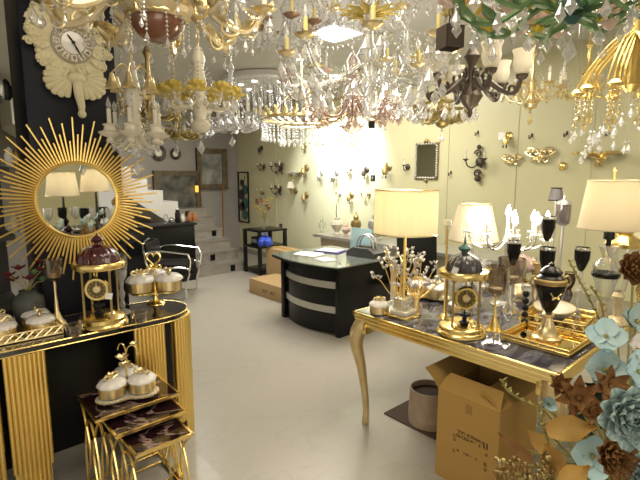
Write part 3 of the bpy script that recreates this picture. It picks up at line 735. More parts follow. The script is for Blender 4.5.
for ang, l in ((BK+2.09, 'left front white jar on the footed heart stand'), (BK-2.09, 'right front white jar on the footed heart stand'), (BK, 'rear white jar on the footed heart stand')):
    jar(l, (FX+.098*cos(ang), FY+.098*sin(ang), CZ+.096), .082)
# vase with plant at the far left and dark red flowers
p = on_y(18, 300, 2.86)
t = thing('grey_vase', 'dark grey-green vase behind jars at left end of console', 'vase', (.41, 2.885, CZ))
t.scale = (.8, .8, .8)
B().lathe([(.06, 0), (.085, .05), (.10, .14), (.09, .2), (.05, .235), (.055, .25)], 22).build('body', GREYV, t)
q0 = Vector((0, 0, .24))
for j in range(9):
    a = j*2.4; q = Vector((.10*cos(a), .06*sin(a), .30+.015*j))
    s_ = B().tube([tuple(q0), tuple(q0.lerp(q, .6)+Vector((0, 0, .02))), tuple(q)], .003, 4).build('stem', OLIVE, t)
    b = B()
    for m_ in range(5): b.petal(T(*q) @ R(m_*1.26) @ R(.4, 'X'), .05, .035, .2, nx=2, ny=3)
    b.build('flower', REDD if j % 3 else GREENL, s_)

# ---------------------------------------------------------------- nest of three tables
def nest(name, label, x0, x1, y0, y1, z, parent_label):
    cx, cyy = (x0+x1)/2, (y0+y1)/2; hx, hy = (x1-x0)/2, (y1-y0)/2
    t = thing('nesting_table', label, 'side table', (cx, cyy, 0), 0)
    B().box((0, 0, z-.006), (2*hx-.016, 2*hy-.016, .012)).build('marble_top', NESTMAR, t)
    b = B()
    for s_ in (-1, 1): b.box((s_*(hx-.004), 0, z-.006), (.010, 2*hy, .015)).box((0, s_*(hy-.004), z-.006), (2*hx, .010, .015))
    b.build('gold_rim', GOLD, t)
    for sx in (-1, 1):
        x = sx*(hx-.014); w_ = hy-.012
        b = B()
        for s_ in (-1, 1):
            b.tube(bez([(x, s_*w_, z-.02), (x, s_*w_*.55, z*.78), (x, s_*w_*.2, z*.52), (x, s_*w_*.45, z*.25), (x, s_*w_*.95, .006)], 24), .006, 6)
        b.tube(bez([(x, -w_*.75, .008), (x, -w_*.80, z*.4), (x, -w_*.45, z*.74), (x, 0, z*.84), (x, w_*.45, z*.74), (x, w_*.80, z*.4), (x, w_*.75, .008)], 30), .006, 6)
        b.build('looped_side', GOLD, t)
        B().tube([(x, -hy+.012, .007), (x, hy-.012, .007)], .007, 6).build('side_rail', GOLD, t)
    B().tube([(-hx+.014, hy-.012, .007), (hx-.014, hy-.012, .007)], .007, 6).build('back_rail', GOLD, t)
    return t
nest('a', 'tallest nesting table, dark marble top holding the trefoil jar tray', .535, .955, 2.205, 2.535, .50, '')
nest('b', 'middle nesting table pulled out between tallest and lowest', .585, .935, 2.085, 2.44, .455, '')
nest('c', 'lowest nesting table in front, plum marble top empty', .625, .90, 1.945, 2.26, .41, '')
def trefoil(label, loc, sc=1.0, rz=0, handle=True, group=None):
    t = thing('trefoil_tray', label, 'tray', loc, rz)
    out = []
    for i in range(60):
        a = 2*pi*i/60; rr = (.128+.034*cos(3*a))*sc; out.append((rr*cos(a), rr*sin(a)))
    B().prism(out, .012, .026, True).build('plate', IVORY, t)
    b = B()
    for x, y in out: b.ball((x, y, .019), .0075*sc, 6)
    b.build('beaded_edge', PGOLD, t)
    for i in range(3): B().ball((out[i*20][0]*.8, out[i*20][1]*.8, .008), .009, 8).build('foot', GOLD, t)
    if handle:
        B().tube([(0, 0, .02), (0, 0, .17)], .005, 6).build('post', GOLD, t)
        b = B()
        cq, sq = cos(YAW+rz), sin(YAW+rz)
        b.tube([(( .035 + .034*cos(a))*cq, -(.035+.034*cos(a))*sq, .215+.055*sin(a)) for a in [pi*1.25-i*.28 for i in range(15)]], .0035, 5)
        b.tube([((-.02+.022*cos(a))*cq, -(-.02+.022*cos(a))*sq, .225+.055*sin(a)) for a in [-.6+i*.28 for i in range(13)]], .0035, 5)
        bb = B()
        for a in range(6): bb.petal(T(-.02*cq, .02*sq, .185) @ R(a*pi/3) @ R(.5, 'X'), .042, .030, .3, nx=2, ny=3)
        for a in range(6): bb.petal(T(.05*cq, -.05*sq, .265) @ R(a*pi/3) @ R(.5, 'X'), .030, .02, .3, nx=2, ny=3)
        h_ = b.build('wire_handle', GOLD, t); bb.build('gold_blossom', PGOLD, h_)
    return t
p = on_z(128, 394, .50)
NX, NY = p.x+.0, p.y+.0
BK = atan2(NY, NX)
trefoil('ivory trefoil tray with wire flower handle on tallest nesting table', (NX, NY, .50), 1.0, BK)
for ang, l in ((BK+2.09, 'left white jar on the trefoil tray of the nesting tables'), (BK-2.09, 'right white jar on the trefoil tray of the nesting tables'), (BK, 'rear white jar on the trefoil tray of the nesting tables')):
    jar(l, (NX+.083*cos(ang), NY+.083*sin(ang), .528), .068, .045)

# ---------------------------------------------------------------- display table and lamps across the room (seen in the sunburst mirror)
def mirr(px, py, d):
    q = at(px, py, d); return Vector((q.x, 2*2.947-q.y, q.z))
LT = .98
q1, q2 = mirr(62, 185, 5.6), mirr(95, 181, 6.0)
t = thing('lamp_table', 'black display table across the room reflected in the sunburst mirror', 'table', ((q1.x+q2.x)/2, (q1.y+q2.y)/2, 0))
B().box((0, 0, LT-.02), (1.5, .8, .04), bev=.006).build('top', BLACK, t)
for sx in (-1, 1):
    for sy in (-1, 1): B().lathe([(.02, 0), (.03, .4), (.035, LT-.04)], 10, (sx*.68, sy*.33, 0)).build('leg', GOLD, t)
mirror_lamps = [(q1, 'cream drum lamp reflected at left in the sunburst mirror'), (q2, 'cream drum lamp reflected at right in the sunburst mirror')]
for i in range(7):
    px = (48, 62, 75, 84, 90, 103, 110)[i]
    q = mirr(px, 210, 5.4 + .1*(i % 3))
    t = thing('mirrored_goblet', 'reflected %s goblet standing on the lamp table, %s' % (('clear glass', 'dark glass')[i % 2], ('leftmost', 'second from left', 'third from left', 'middle one', 'third from right', 'second from right', 'rightmost')[i]), 'goblet', (q.x, q.y, LT))
    B().lathe([(.05, 0), (.012, .02), (.01, .12), (.02, .14)], 12).build('stem', CRY, t); B().shell([(.02, .14), (.05, .18), (.055, .28)], 14).build('cup', (CRY, BLACK)[i % 2], t)

# ---------------------------------------------------------------- lamps
def point(name, loc, power, col, rad=.03, parent=None):
    l = bpy.data.lights.new(name, 'POINT'); l.energy = power; l.color = col; l.shadow_soft_size = rad
    o = bpy.data.objects.new(name, l); COL.objects.link(o); o.location = loc
    if parent: o.parent = parent
    return o
def drum(parent, z0, z1, r0, r1, m, pleats=0, trim=None, power=0, col=(1, .82, .5)):
    n = pleats*4 if pleats else 40
    s_ = B().shell([(r0, z0), (r1, z1)], n, flute=pleats, fl=.008 if pleats else 0, th=.002).build('shade', m, parent)
    for r, z in ((r0, z0), (r1, z1)): B().tube([(r*1.005*cos(2*pi*i/40), r*1.005*sin(2*pi*i/40), z) for i in range(40)], .0045, 5, True).build('shade_trim', trim or m, s_)
    b = B(); zz = z1-.03
    for k in range(3): b.tube([(0, 0, zz), (r1*cos(k*2.094), r1*sin(k*2.094), z1-.005)], .002, 4)
    b.build('spider', GOLD, s_)
    if power:
        B().ball((0, 0, (z0+z1)/2), .028, 10).build('bulb', BULB, parent)
        point('lamp_light', (0, 0, (z0+z1)/2+.05), power, col, .04, parent)

# ---------------------------------------------------------------- the long table on the right
TZ = .78
TX0, TX1, TY0, TY1 = 2.05, 3.66, .72, 2.0
tb = thing('display_table', 'gold table with dark marble top and curved legs, laden with lamps and goblets', 'table', (0, 0, 0))
B().box(((TX0+TX1)/2, (TY0+TY1)/2, TZ-.014), (TX1-TX0-.03, TY1-TY0-.03, .028), 0, .003).build('marble_top', TOPMAR, tb, 'dark veined marble top')
b = B()
for x, s_ in ((TX0, 1), (TX1, -1)):
    b.box((x+s_*.012, (TY0+TY1)/2, TZ-.015), (.024, TY1-TY0, .026), 0, .006).box((x+s_*.020, (TY0+TY1)/2, TZ-.041), (.028, TY1-TY0-.02, .030), 0, .008).box((x+s_*.030, (TY0+TY1)/2, TZ-.072), (.02, TY1-TY0-.05, .036), 0, .004)
for y, s_ in ((TY0, 1), (TY1, -1)):
    b.box(((TX0+TX1)/2, y+s_*.012, TZ-.015), (TX1-TX0, .024, .026), 0, .006).box(((TX0+TX1)/2, y+s_*.020, TZ-.041), (TX1-TX0-.02, .028, .030), 0, .008).box(((TX0+TX1)/2, y+s_*.030, TZ-.072), (TX1-TX0-.05, .02, .036), 0, .004)
b.build('apron', GOLD, tb)
def cab_leg(x, y, sx, sy):
    b = B(); s_ = .7071
    pts = [(0, .71), (.030, .67), (.055, .61), (.050, .53), (.026, .42), (.008, .30), (-.008, .18), (-.012, .08), (-.008, .0)]
    rr = [.050, .055, .050, .042, .034, .027, .022, .021, .026]
    q = [(x + sx*s_*a, y + sy*s_*a, z) for a, z in pts]
    b.tube(bez(q, 40), [rr[min(int(i*8/40), 7)]*(1-(i*8/40) % 1)+rr[min(int(i*8/40)+1, 8)]*((i*8/40) % 1) for i in range(41)], 10)
    o = b.build('leg', LEGG, tb, 'antiqued gold curved leg')
    B().box((x, y, .675), (.10, .10, .07), 0, .012).build('corner_block', GOLD, o)
    a = B()
    for k in (-1, 0, 1): a.tube(bez([(x+sx*s_*.045, y+sy*s_*.045, .69), (x+sx*s_*.085-k*sy*.02, y+sy*s_*.085+k*sx*.02, .64), (x+sx*s_*.08-k*sy*.008, y+sy*s_*.08+k*sx*.008, .57)], 10), .008, 5)
    a.build('acanthus', PGOLD, o)
for x, y, sx, sy in ((TX0+.06, TY1-.06, -1, 1), (TX0+.06, TY0+.06, -1, -1), (TX1-.06, TY1-.06, 1, 1), (TX1-.06, TY0+.06, 1, -1)): cab_leg(x, y, sx, sy)

# things under the table
p = on_z(420, 436, 0)
t = thing('floor_mat', 'dark brown rectangular mat on floor under the gold table', 'mat', (2.44, 1.68, 0), 0)
B().box((0.05, .0, .005), (.38, .50, .01), 0, .003).build('mat', MATB, t)
t = thing('wrapped_drum', 'brown paper wrapped round drum standing on the dark mat', 'drum', (2.44, 1.66, .01))
B().shell([(.130, 0), (.133, .05), (.130, .15), (.126, .24)], 28, th=.008).lathe([(.12, 0), (.12, .12), (0, .12)], 24).build('wall', TUBEB, t); B().lathe([(.118, .121), (.118, .20), (0, .20)], 24).build('inside', MATB, t)
t = thing('dark_bundle', 'dark rolled pad leaning inside the open carton under table', 'pad', (2.62, 1.40, .0))
B().on(T(0, 0, .52) @ R(pi/2, 'Y')).lathe([(.03, -.14), (.06, -.12), (.065, 0), (.06, .12), (.03, .14)], 14).build('roll', MATB, t); B().tube([(0, 0, 0), (0, 0, .48)], .03, 8).build('stand', BLACKM, t)
a_ = on_z(433, 475, 0); bz = .50
c_ = on_z(507, 409, bz)
BX, BY0, BY1 = 2.03, c_.y, a_.y
cart = thing('open_carton', 'large open brown carton with printed side in front of the gold table', 'box', (0, 0, 0))
print('carton', BX, BY0, BY1, c_)
BX2 = BX + .42; wt = .006
b = B()
b.box((BX, (BY0+BY1)/2, bz/2), (wt, BY1-BY0, bz)).box((BX2, (BY0+BY1)/2, bz/2), (wt, BY1-BY0, bz))
b.box(((BX+BX2)/2, BY0, bz/2), (BX2-BX, wt, bz)).box(((BX+BX2)/2, BY1, bz/2), (BX2-BX, wt, bz)).box(((BX+BX2)/2, (BY0+BY1)/2, .004), (BX2-BX, BY1-BY0, .008))
b.build('body', CARD, cart)
def flap(edge_a, edge_b, out, L2, bend):
    a, c = Vector(edge_a), Vector(edge_b); o_ = Vector(out)
    d = o_*L2; ins = (c-a)*.06
    vs = [a, c, c+d*.5-ins*.5+Vector((0, 0, bend)), a+d*.5+ins*.5+Vector((0, 0, bend)), c+d-ins, a+d+ins]
    vs2 = [v+Vector((0, 0, .005)) for v in vs]
    B().add(vs+vs2, [(0, 1, 2, 3), (3, 2, 4, 5), (9, 8, 7, 6), (11, 10, 8, 9), (0, 6, 7, 1), (1, 7, 8, 2), (2, 8, 10, 4), (4, 10, 11, 5), (5, 11, 9, 3), (3, 9, 6, 0)], False).build('flap', CARD, cart)
flap((BX, BY0, bz), (BX, BY1, bz), (.55, .05, .38), .17, .012)
flap((BX2, BY0, bz), (BX2, BY1, bz), (.3, 0, .5), .16, 0)
flap((BX, BY0, bz), (BX2, BY0, bz), (.0, .72, .30), .17, .01)
flap((BX, BY1, bz), (BX2, BY1, bz), (.05, .75, .48), .15, .01)
ymid = (BY0+BY1)/2
b = B().on(T(BX-.004, ymid-.02, .30) @ R(-pi/2)); marks(b, 9, .15, .05, 2, 1.2)
b.box((.082, 0, 0), (.008, .0012, .034)).box((.098, 0, 0), (.008, .0012, .034))
b.on(T(BX-.004, ymid+.065, .235) @ R(-pi/2)); marks(b, 1, .02, .11, 5, 1.3)
b.on(T(BX-.004, ymid-.115, .215) @ R(-pi/2)); marks(b, 1, .02, .11, 4, 1.3)
b.on(T(BX-.004, ymid-.02, .205) @ R(-pi/2)); marks(b, 8, .14, .014, 1, 1.5)
b.build('print', INK, cart, 'dark printed characters in a block')
B().box((BX-.004, ymid-.01, .455), (.002, .036, .05)).build('tape', mat('brown_tape', (.38, .21, .05), .5), cart)

# ---- on the table: pleated lamp
p = on_z(403, 316, TZ); q = at(406, 211, p.length)
LZ = TZ
lamp = thing('pleated_table_lamp', 'lit table lamp with pleated cream drum shade and crystal block base', 'table lamp', (p.x, p.y, LZ), YAW*-1+.8)
dd = Vector((p.x, p.y)).length; dfw = (p.x*_fx+p.y*_fy)
zt = at(406, 190, dfw).z - LZ; zb = at(406, 233, dfw).z - LZ; rs = 31.5*dfw/F
B().box((0, 0, .008), (.16, .16, .016), 0, .003).build('base_plate', GOLD, lamp)
B().box((0, 0, .03), (.12, .12, .028), 0, .004).build('plinth', IVORY, lamp)
B().box((0, 0, .084), (.092, .092, .078), 0, .010).build('crystal_block', clear('milky_crystal', (.95, .93, .85), .5, .22, (.85, .80, .66)), lamp)
B().lathe([(.03, .11), (.012, .118), (.009, .14), (.009, zb+.06), (.004, zb+.08)], 14).build('stem', GOLDS, lamp)
drum(lamp, zb, zt, rs, rs*.985, LAMPSH, 30, PGOLD, 12, (1, .88, .64))
# blossom sprays around the lamp
def spray(label, loc, n, spread, h0, h1, vase=True, lean=(0, 0)):
    t = thing('blossom_spray', label, 'artificial flowers', loc)
    if vase: B().lathe([(.03, 0), (.035, .02), (.018, .06), (.024, .10), (.02, .12)], 12).build('vase', PGOLD, t)
    for i in range(n):
        a = i*2.399; s_ = spread*sqrt((i+.5)/n); h = h0+(h1-h0)*random.random()
        e_ = Vector((s_*cos(a)+lean[0], s_*sin(a)+lean[1], h))
        pts = bez([(0, 0, .08), tuple(e_*.35+Vector((0, 0, .04))), tuple(e_*.75+Vector((.01, 0, .03))), tuple(e_)], 9)
        br = B().tube(pts, .0028, 4).build('twig', GOLDS, t)
        b = B()
        for j in range(4):
            c = pts[-1-j] + Vector((random.uniform(-.02, .02), random.uniform(-.02, .02), random.uniform(-.01, .02)))
            for m_ in range(4): b.petal(T(*c) @ R(random.random()*6) @ R(m_*1.57) @ R(.7, 'X'), .024, .019, .4, nx=2, ny=2)
        b.build('blossoms', WHITEC, br)
    return t
spray('spray of small white blossoms on gold twigs left of the pleated lamp stem', (p.x+.06, p.y+.09, TZ), 16, .17, .20, .40)
spray('spray of small white blossoms on gold twigs right of the pleated lamp stem', (p.x+.13, p.y+.0, TZ), 16, .22, .18, .38)
# jars
p = on_z(384, 314, TZ); JX, JY = p.x+.05, p.y-.0
p1 = on_z(377, 314, TZ)
jar('white lidded gold jar at left corner of table beside pleated lamp', (p1.x+.02, p1.y, TZ+.002), .062, .062)
q1_ = on_z(430, 297, TZ)
trefoil('ivory trefoil tray behind the lamp on the gold table', (q1_.x, q1_.y, TZ), 1.0, .3, False)
for a, l in ((-2.2, 'white jar on the table trefoil tray nearest the lamp'), (-.1, 'white jar on the table trefoil tray nearest the domed clock'), (2., 'rear white jar on the trefoil tray behind the lamp')):
    jar(l, (q1_.x+.085*cos(a), q1_.y+.085*sin(a), TZ+.028), .066)
q2_ = on_z(456, 312, TZ)
jar('single white lidded jar behind the left column of dark domed clock', (q2_.x, q2_.y, TZ+.002), .05, .04)
# domed clock
p = on_z(461, 333, TZ)
dc = domed_clock('gold columned clock with dark smoky dome on the gold table', (p.x, p.y, TZ), CRYD if False else mat('smoky_grey_dome', (.06, .055, .06), .25, coat=.5), .93, -.75, .86)
price_tag(dc, (-.075, -.10, .375), .036, .3, .4)
price_tag(dc, (.09, -.11, .30), .02, .2)
# thin gold candlestick
p = on_z(444, 318, TZ); dfw = p.x*_fx+p.y*_fy; h = at(444, 222, dfw).z - TZ
t = thing('slim_candlestick', 'very slim tall gold candlestick with white cup behind dark domed clock', 'candle holder', (p.x, p.y, TZ))
B().lathe([(.04, 0), (.036, .008), (.010, .03), (.0065, .06), (.0065, h-.03), (.014, h-.02)], 14).build('stem', GOLD, t)
B().lathe([(.012, h-.03), (.022, h-.02), (.022, h+.012), (0, h+.012)], 14).build('cup', IVORY, t)
# smoky goblets
def goblet(label, px, py, top, wpx, glass=SMOKE, cone=GOLD):
    p = on_z(px, py, TZ); dfw = p.x*_fx+p.y*_fy; h = at(px, top, dfw).z - TZ; r = wpx*dfw/F/2
    t = thing('candle_goblet', label, 'candle holder', (p.x, p.y, TZ))
    B().lathe([(.045, 0), (.044, .005), (.024, .04), (.009, .085), (.006, h*.5), (.02, h*.54)], 18).build('stem', cone, t)
    B().shell([(r*.4, h*.54), (r*.9, h*.6), (r, h*.8), (r*.95, h)], 20, flute=10, fl=.03, th=.002).build('glass_cup', glass, t)
    B().lathe([(r*.5, h*.57), (r*.55, h*.62), (r*.55, h*.66), (0, h*.66)], 14).build('candle', IVORY, t)
goblet('smoky glass goblet on gold cone foot just right of dark domed clock', 494, 330, 266, 24)
goblet('larger smoky glass goblet standing behind the cone-footed one', 509, 312, 258, 28, SMOKE, CHROME)
goblet('short clear glass goblet beside the table trefoil tray', 478, 300, 262, 22, CRY, CHROME)
# black ball candlestick
p = on_z(524, 327, TZ)
t = thing('beaded_candlestick', 'short candlestick of stacked black balls left of the gilded urn', 'candle holder', (p.x, p.y, TZ))
b = B().lathe([(.035, 0), (.032, .008), (.008, .02)], 14)
for i in range(5): b.ball((0, 0, .035+i*.040), .019, 12)
b.build('beads', BLACK, t); B().lathe([(.01, .21), (.028, .22), (.03, .25)], 14).build('cup', CRY, t)
# trays
def mirror_tray(label, c, wx, wy, z, rz, hgt=.035):
    t = thing('mirrored_tray', label, 'tray', (c.x, c.y, z), rz)
    B().box((0, 0, .008), (wx, wy, .012)).build('mirror_base', mat('gold_mirror', (.8, .58, .22), .05, 1.0) if 'gold_mirror' not in MATS else MATS['gold_mirror'], t)
    b = B()
    for s_ in (-1, 1):
        for z_ in (.016, hgt): b.tube([(s_*wx/2, -wy/2, z_), (s_*wx/2, wy/2, z_)], .006, 6).tube([(-wx/2, s_*wy/2, z_), (wx/2, s_*wy/2, z_)], .006, 6)
        for L_2, ax in ((wy, 0), (wx, 1)):
            n = 7
            for i in range(n):
                a, m_, c2 = -L_2/2+L_2*i/n, -L_2/2+L_2*(i+.5)/n, -L_2/2+L_2*(i+1)/n
                f_ = (lambda u, zz: (s_*wx/2, u, zz)) if ax == 0 else (lambda u, zz: (u, s_*wy/2, zz))
                b.tube([f_(a, .016), f_(m_, hgt), f_(c2, .016)], .004, 4)
                b.add([f_(a, .016), f_(m_, hgt), f_(c2, .016)] + [tuple(Vector(f_(q, zz))*.992) for q, zz in ((a, .016), (m_, hgt), (c2, .016))], [(0, 1, 2), (5, 4, 3)], False)
    b.build('pierced_rim', GOLD, t)
    for sx in (-1, 1):
        for sy in (-1, 1): B().ball((sx*wx*.46, sy*wy*.46, .004), .009, 8).build('foot', GOLD, t)
ta, tbn, tc_ = on_z(497, 345, TZ), on_z(560, 363, TZ), on_z(592, 338, TZ)
ctr = Vector(((TX0+.03+.17), (ta.y+tbn.y)/2, 0))
ctr = (ta+tc_)/2; ctr.x = max(ctr.x, TX0+.185); ctr.y = max(ctr.y, TY0+.20)
mirror_tray('gold mirrored tray at near corner of table holding the urn', ctr, .30, .34, TZ, 0)
p2 = on_z(590, 318, TZ)
p2 = Vector((ctr.x+.40, ctr.y+.09, 0))
mirror_tray('second gold mirrored tray behind the one with the urn', p2, .34, .34, TZ, .12, .05)
t = thing('cream_bowl', 'shallow oval cream bowl on second gold tray', 'bowl', (p2.x-.02, p2.y+.02, TZ+.016), .3)
B().on(Matrix.Diagonal((1.4, 1, 1, 1))).shell([(.03, 0), (.06, .012), (.10, .05), (.115, .075)], 24, th=.005).build('bowl', YELLOW if False else IVORY, t)
B().on(Matrix.Diagonal((1.4, 1, 1, 1))).tube([(.114*cos(i*pi/16), .114*sin(i*pi/16), .075) for i in range(32)], .004, 5, True).build('rim', PGOLD, t)
# urn
p = Vector((ctr.x+.01, ctr.y-.0, TZ+.015)); dfw = p.x*_fx+p.y*_fy; hu = at(541, 250, dfw).z - p.z
t = thing('gilded_urn', 'black and gold urn on fluted crystal foot in the gold tray', 'urn', p)
B().lathe([(.070, 0), (.072, .012), (.054, .02), (.050, .045), (.038, .055), (.030, .085), (.018, .115), (.030, .125), (.030, .135), (.016, .145)], 28, flute=14, fl=.05).build('foot', PGOLD, t)
B().lathe([(.016, .145), (.034, .17), (.058, .23), (.072, .28), (.075, .31), (.068, .33)], 28).build('body', BLACK, t)
b = B(); b.lathe([(.074, .296), (.080, .302), (.080, .318), (.072, .326)], 28)
for s_ in (-1, 1): b.tube(bez([(s_*.073*cos(YAW), -s_*.073*sin(YAW), .27), (s_*.105*cos(YAW), -s_*.105*sin(YAW), .30), (s_*.09*cos(YAW), -s_*.09*sin(YAW), .335), (s_*.068*cos(YAW), -s_*.068*sin(YAW), .325)], 12), .006, 5)
b.build('gilt_band', BRASSD, t)
B().lathe([(.068, .33), (.05, .345), (.056, .36), (.04, .378), (.012, .392), (.014, .402), (0, .41)], 20).build('lid', BLACK, t)
b = B().on(T(-.058*sin(YAW), -.058*cos(YAW), .25) @ R(-YAW)); 
for i in range(5): b.petal(T(0, 0, 0) @ R(pi/2, 'X') @ R(i*1.257), .03, .02, .2, nx=2, ny=2)
b.build('gilt_motif', GOLD, t)
# black cup goblets
for i, (px, top, bot, w_, d, l) in enumerate(((513, 243, 265, 14, 2.9, 'black cup goblet beneath the candelabra, leftmost of four'), (546, 250, 275, 15, 2.55, 'black cup goblet directly above the gilded urn, lower of two'),
                                              (547, 219, 241, 14, 2.74, 'black cup goblet above the urn, higher and farther of two'), (581, 250, 271, 15, 2.7, 'black cup goblet beside the crystal lamp, rightmost of four'))):
    q = at(px, bot, d); tp = at(px, top, d).z; r = w_*d/F/2
    t = thing('black_goblet', l, 'candle holder', (q.x, q.y, TZ), 0, 'black cup goblets on crystal stems')
    h = q.z-TZ; ht = tp-TZ
    B().lathe([(.05, 0), (.045, .008), (.012, .02), (.018, .05), (.009, .07), (.014, h*.55), (.02, h*.6), (.008, h*.68), (.012, h*.96), (.006, h)], 16).build('crystal_stem', CRY, t)
    B().shell([(r*.25, h), (r*.5, h+.02), (r*.95, h+(ht-h)*.6), (r, ht)], 22, th=.002).build('cup', BLACK, t)
    B().shell([(r*1.0, ht), (r*1.04, ht+.008), (r*1.0, ht+.016)], 22).build('rim', CHROME, t)
    B().lathe([(r*.8, ht-.02), (0, ht-.02)], 14).build('candle', BLACKM, t)
# candelabra with lit bulbs
CDL = 3.0
q = at(507, 240, CDL)
t = thing('lit_candelabra', 'lit crystal candelabra with blazing candle bulbs in middle of the table', 'candelabra', (q.x, q.y, TZ), -YAW)
hz0 = at(507, 234, CDL).z - TZ
b = B().lathe([(.08, 0), (.075, .012), (.03, .03), (.02, .08), (.03, .12), (.012, .16), (.014, hz0-.08), (.03, hz0-.05), (.014, hz0), (.012, hz0+.05)], 16); b.build('stem', CRY, t)
B().lathe([(.085, 0), (.085, .006), (.07, .012)], 20).build('base', CHROME, t)
def bulb_parts(parent, x, y, z, power=0):
    B().lathe([(.009, z), (.009, z+.065), (0, z+.066)], 10, (x, y, 0)).build('candle_sleeve', IVORY, parent)
    B().lathe([(.006, z+.066), (.019, z+.085), (.018, z+.105), (.006, z+.140), (0, z+.148)], 10, (x, y, 0)).build('bulb', BULB, parent)
for i, dx in enumerate((-34, -24, -12, -2, 14, 22, 30, 38)):
    x = dx*CDL/F; y = (.10, -.06, .14, -.14, .12, -.10, .06, -.02)[i]
    a = B().tube(bez([(0, 0, hz0-.04), (x*.5, y*.5, hz0-.10), (x*.9, y*.9, hz0-.07), (x, y, hz0)], 14), .006, 6).build('arm', CHROME, t)
    B().lathe([(.010, hz0-.005), (.036, hz0+.004), (.040, hz0+.012), (.012, hz0+.008)], 16, (x, y, 0)).build('drip_pan', CRY, a)
    bulb_parts(a, x, y, hz0+.008)
    for k in range(5):
        an = k*1.257; B().strand((x+.036*cos(an), y+.036*sin(an), hz0+.002), 2, .005, .014).build('crystal_drop', CRY, a)
bulb_parts(t, 0, 0, hz0+.05)
point('lamp_light', (-.08, 0, hz0+.13), 7, (1, .90, .72), .05, t); point('lamp_light', (.10, 0, hz0+.13), 7, (1, .90, .72), .05, t)
# white shade lamp behind it
d_ = 3.5; q = at(474, 222, d_)
t = thing('white_shade_lamp', 'white tapered shade lamp on table behind the lit candelabra', 'table lamp', (q.x, q.y, TZ))
zb, zt = at(474, 240, d_).z-TZ, at(474, 204, d_).z-TZ
B().lathe([(.07, 0), (.065, .015), (.02, .03), (.04, .10), (.05, .16), (.025, .22), (.010, .25), (.008, zb+.05)], 16).build('body', CRY, t)
drum(t, zb, zt, .19, .12, LAMPSW, 0, PGOLD, 5, (1, .9, .72))
# small grey lamp and jars at the far end
d_ = 3.45; q = at(557, 206, d_)
t = thing('small_grey_lamp', 'small lamp with grey tapered shade at far end of table', 'table lamp', (q.x-.03, q.y, TZ))
zb, zt = at(557, 200, d_).z-TZ, at(557, 188, d_).z-TZ
B().lathe([(.05, 0), (.045, .012), (.012, .03), (.02, .1), (.01, .15), (.007, zb+.04)], 14).build('stem', SILVER, t)
drum(t, zb, zt, .052, .036, GREYSH, 0, BLACKM)
q = at(563, 218, 3.3)
t = thing('grey_glass_canister', 'grey lidded glass canister on stem right of small grey lamp', 'jar', (q.x, q.y, TZ))
h = q.z - TZ
B().lathe([(.05, 0), (.045, .01), (.012, .03), (.012, h-.06), (.045, h-.04)], 14).build('stem', SILVER, t); B().shell([(.045, h-.04), (.05, h), (.05, h+.1)], 18).build('glass', CRYD, t)
B().lathe([(.052, h+.1), (.045, h+.12), (.01, h+.14), (.012, h+.16), (0, h+.17)], 14).build('lid', SILVER, t)
# crystal lamp at right
d_ = 2.36; q = at(607, 260, d_)
t = thing('crystal_urn_lamp', 'lit lamp with plastic-wrapped cream shade on crystal urn body, at right', 'table lamp', (q.x, q.y, TZ))
Z = lambda y: at(607, y, d_).z - TZ
B().lathe([(.06, 0), (.06, .02), (.03, .03), (.026, Z(306)), (.03, Z(302))], 16).build('post', CHAMP, t)
B().lathe([(.022, Z(303)), (.04, Z(292)), (.06, Z(278)), (.066, Z(268)), (.05, Z(262)), (.022, Z(257)), (.03, Z(253)), (.050, Z(246)), (.03, Z(245))], 8, smooth=False).build('crystal_body', CUT, t)
B().lathe([(.062, Z(277)), (.068, Z(275)), (.068, Z(273)), (.062, Z(272))], 24, ring=True).build('black_ring', BLACK, t)
B().lathe([(.012, Z(246)), (.012, Z(240)), (.026, Z(239)), (.026, Z(231)), (0, Z(230))], 14).build('socket', BLACK, t)
drum(t, Z(228), Z(181), .150, .118, LAMPSW, 0, LAMPSW, 6, (1, .86, .60))
b = B().lathe([(.006, Z(181)), (.006, Z(172)), (.012, Z(170)), (0, Z(167))], 10); b.build('finial', GOLD, t)
# gold and glass candlestick + brown flower piece on right
d_ = 2.62; q = at(622, 260, d_); Z2 = lambda y: at(622, y, d_).z - TZ
t = thing('fluted_candlestick', 'tall fluted glass candlestick with gold crown behind crystal urn lamp', 'candle holder', (q.x, q.y, TZ))
B().lathe([(.07, 0), (.06, .02), (.02, .04), (.022, Z2(300)), (.035, Z2(296)), (.02, Z2(291))], 14).build('stem', CHAMP, t)
B().lathe([(.03, Z2(291)), (.06, Z2(262)), (.085, Z2(246)), (.06, Z2(243))], 24, flute=12, fl=.05).build('glass_body', CUT, t)
B().lathe([(.09, Z2(247)), (.095, Z2(243)), (.07, Z2(238)), (.04, Z2(234)), (.05, Z2(230))], 24, flute=12, fl=.05).build('crown', GOLD, t)
# second shade at far right edge
d_ = 2.9; q = at(652, 215, d_)
t = thing('gold_shade_lamp', 'lamp with pale yellow shade cut by right edge of view', 'table lamp', (q.x, q.y, TZ)); Z3 = lambda y: at(652, y, d_).z - TZ
B().lathe([(.07, 0), (.03, .03), (.05, .12), (.02, .22), (.008, Z3(240))], 14).build('body', GOLD, t); drum(t, Z3(236), Z3(180), .19, .15, LAMPSH, 0, PGOLD)
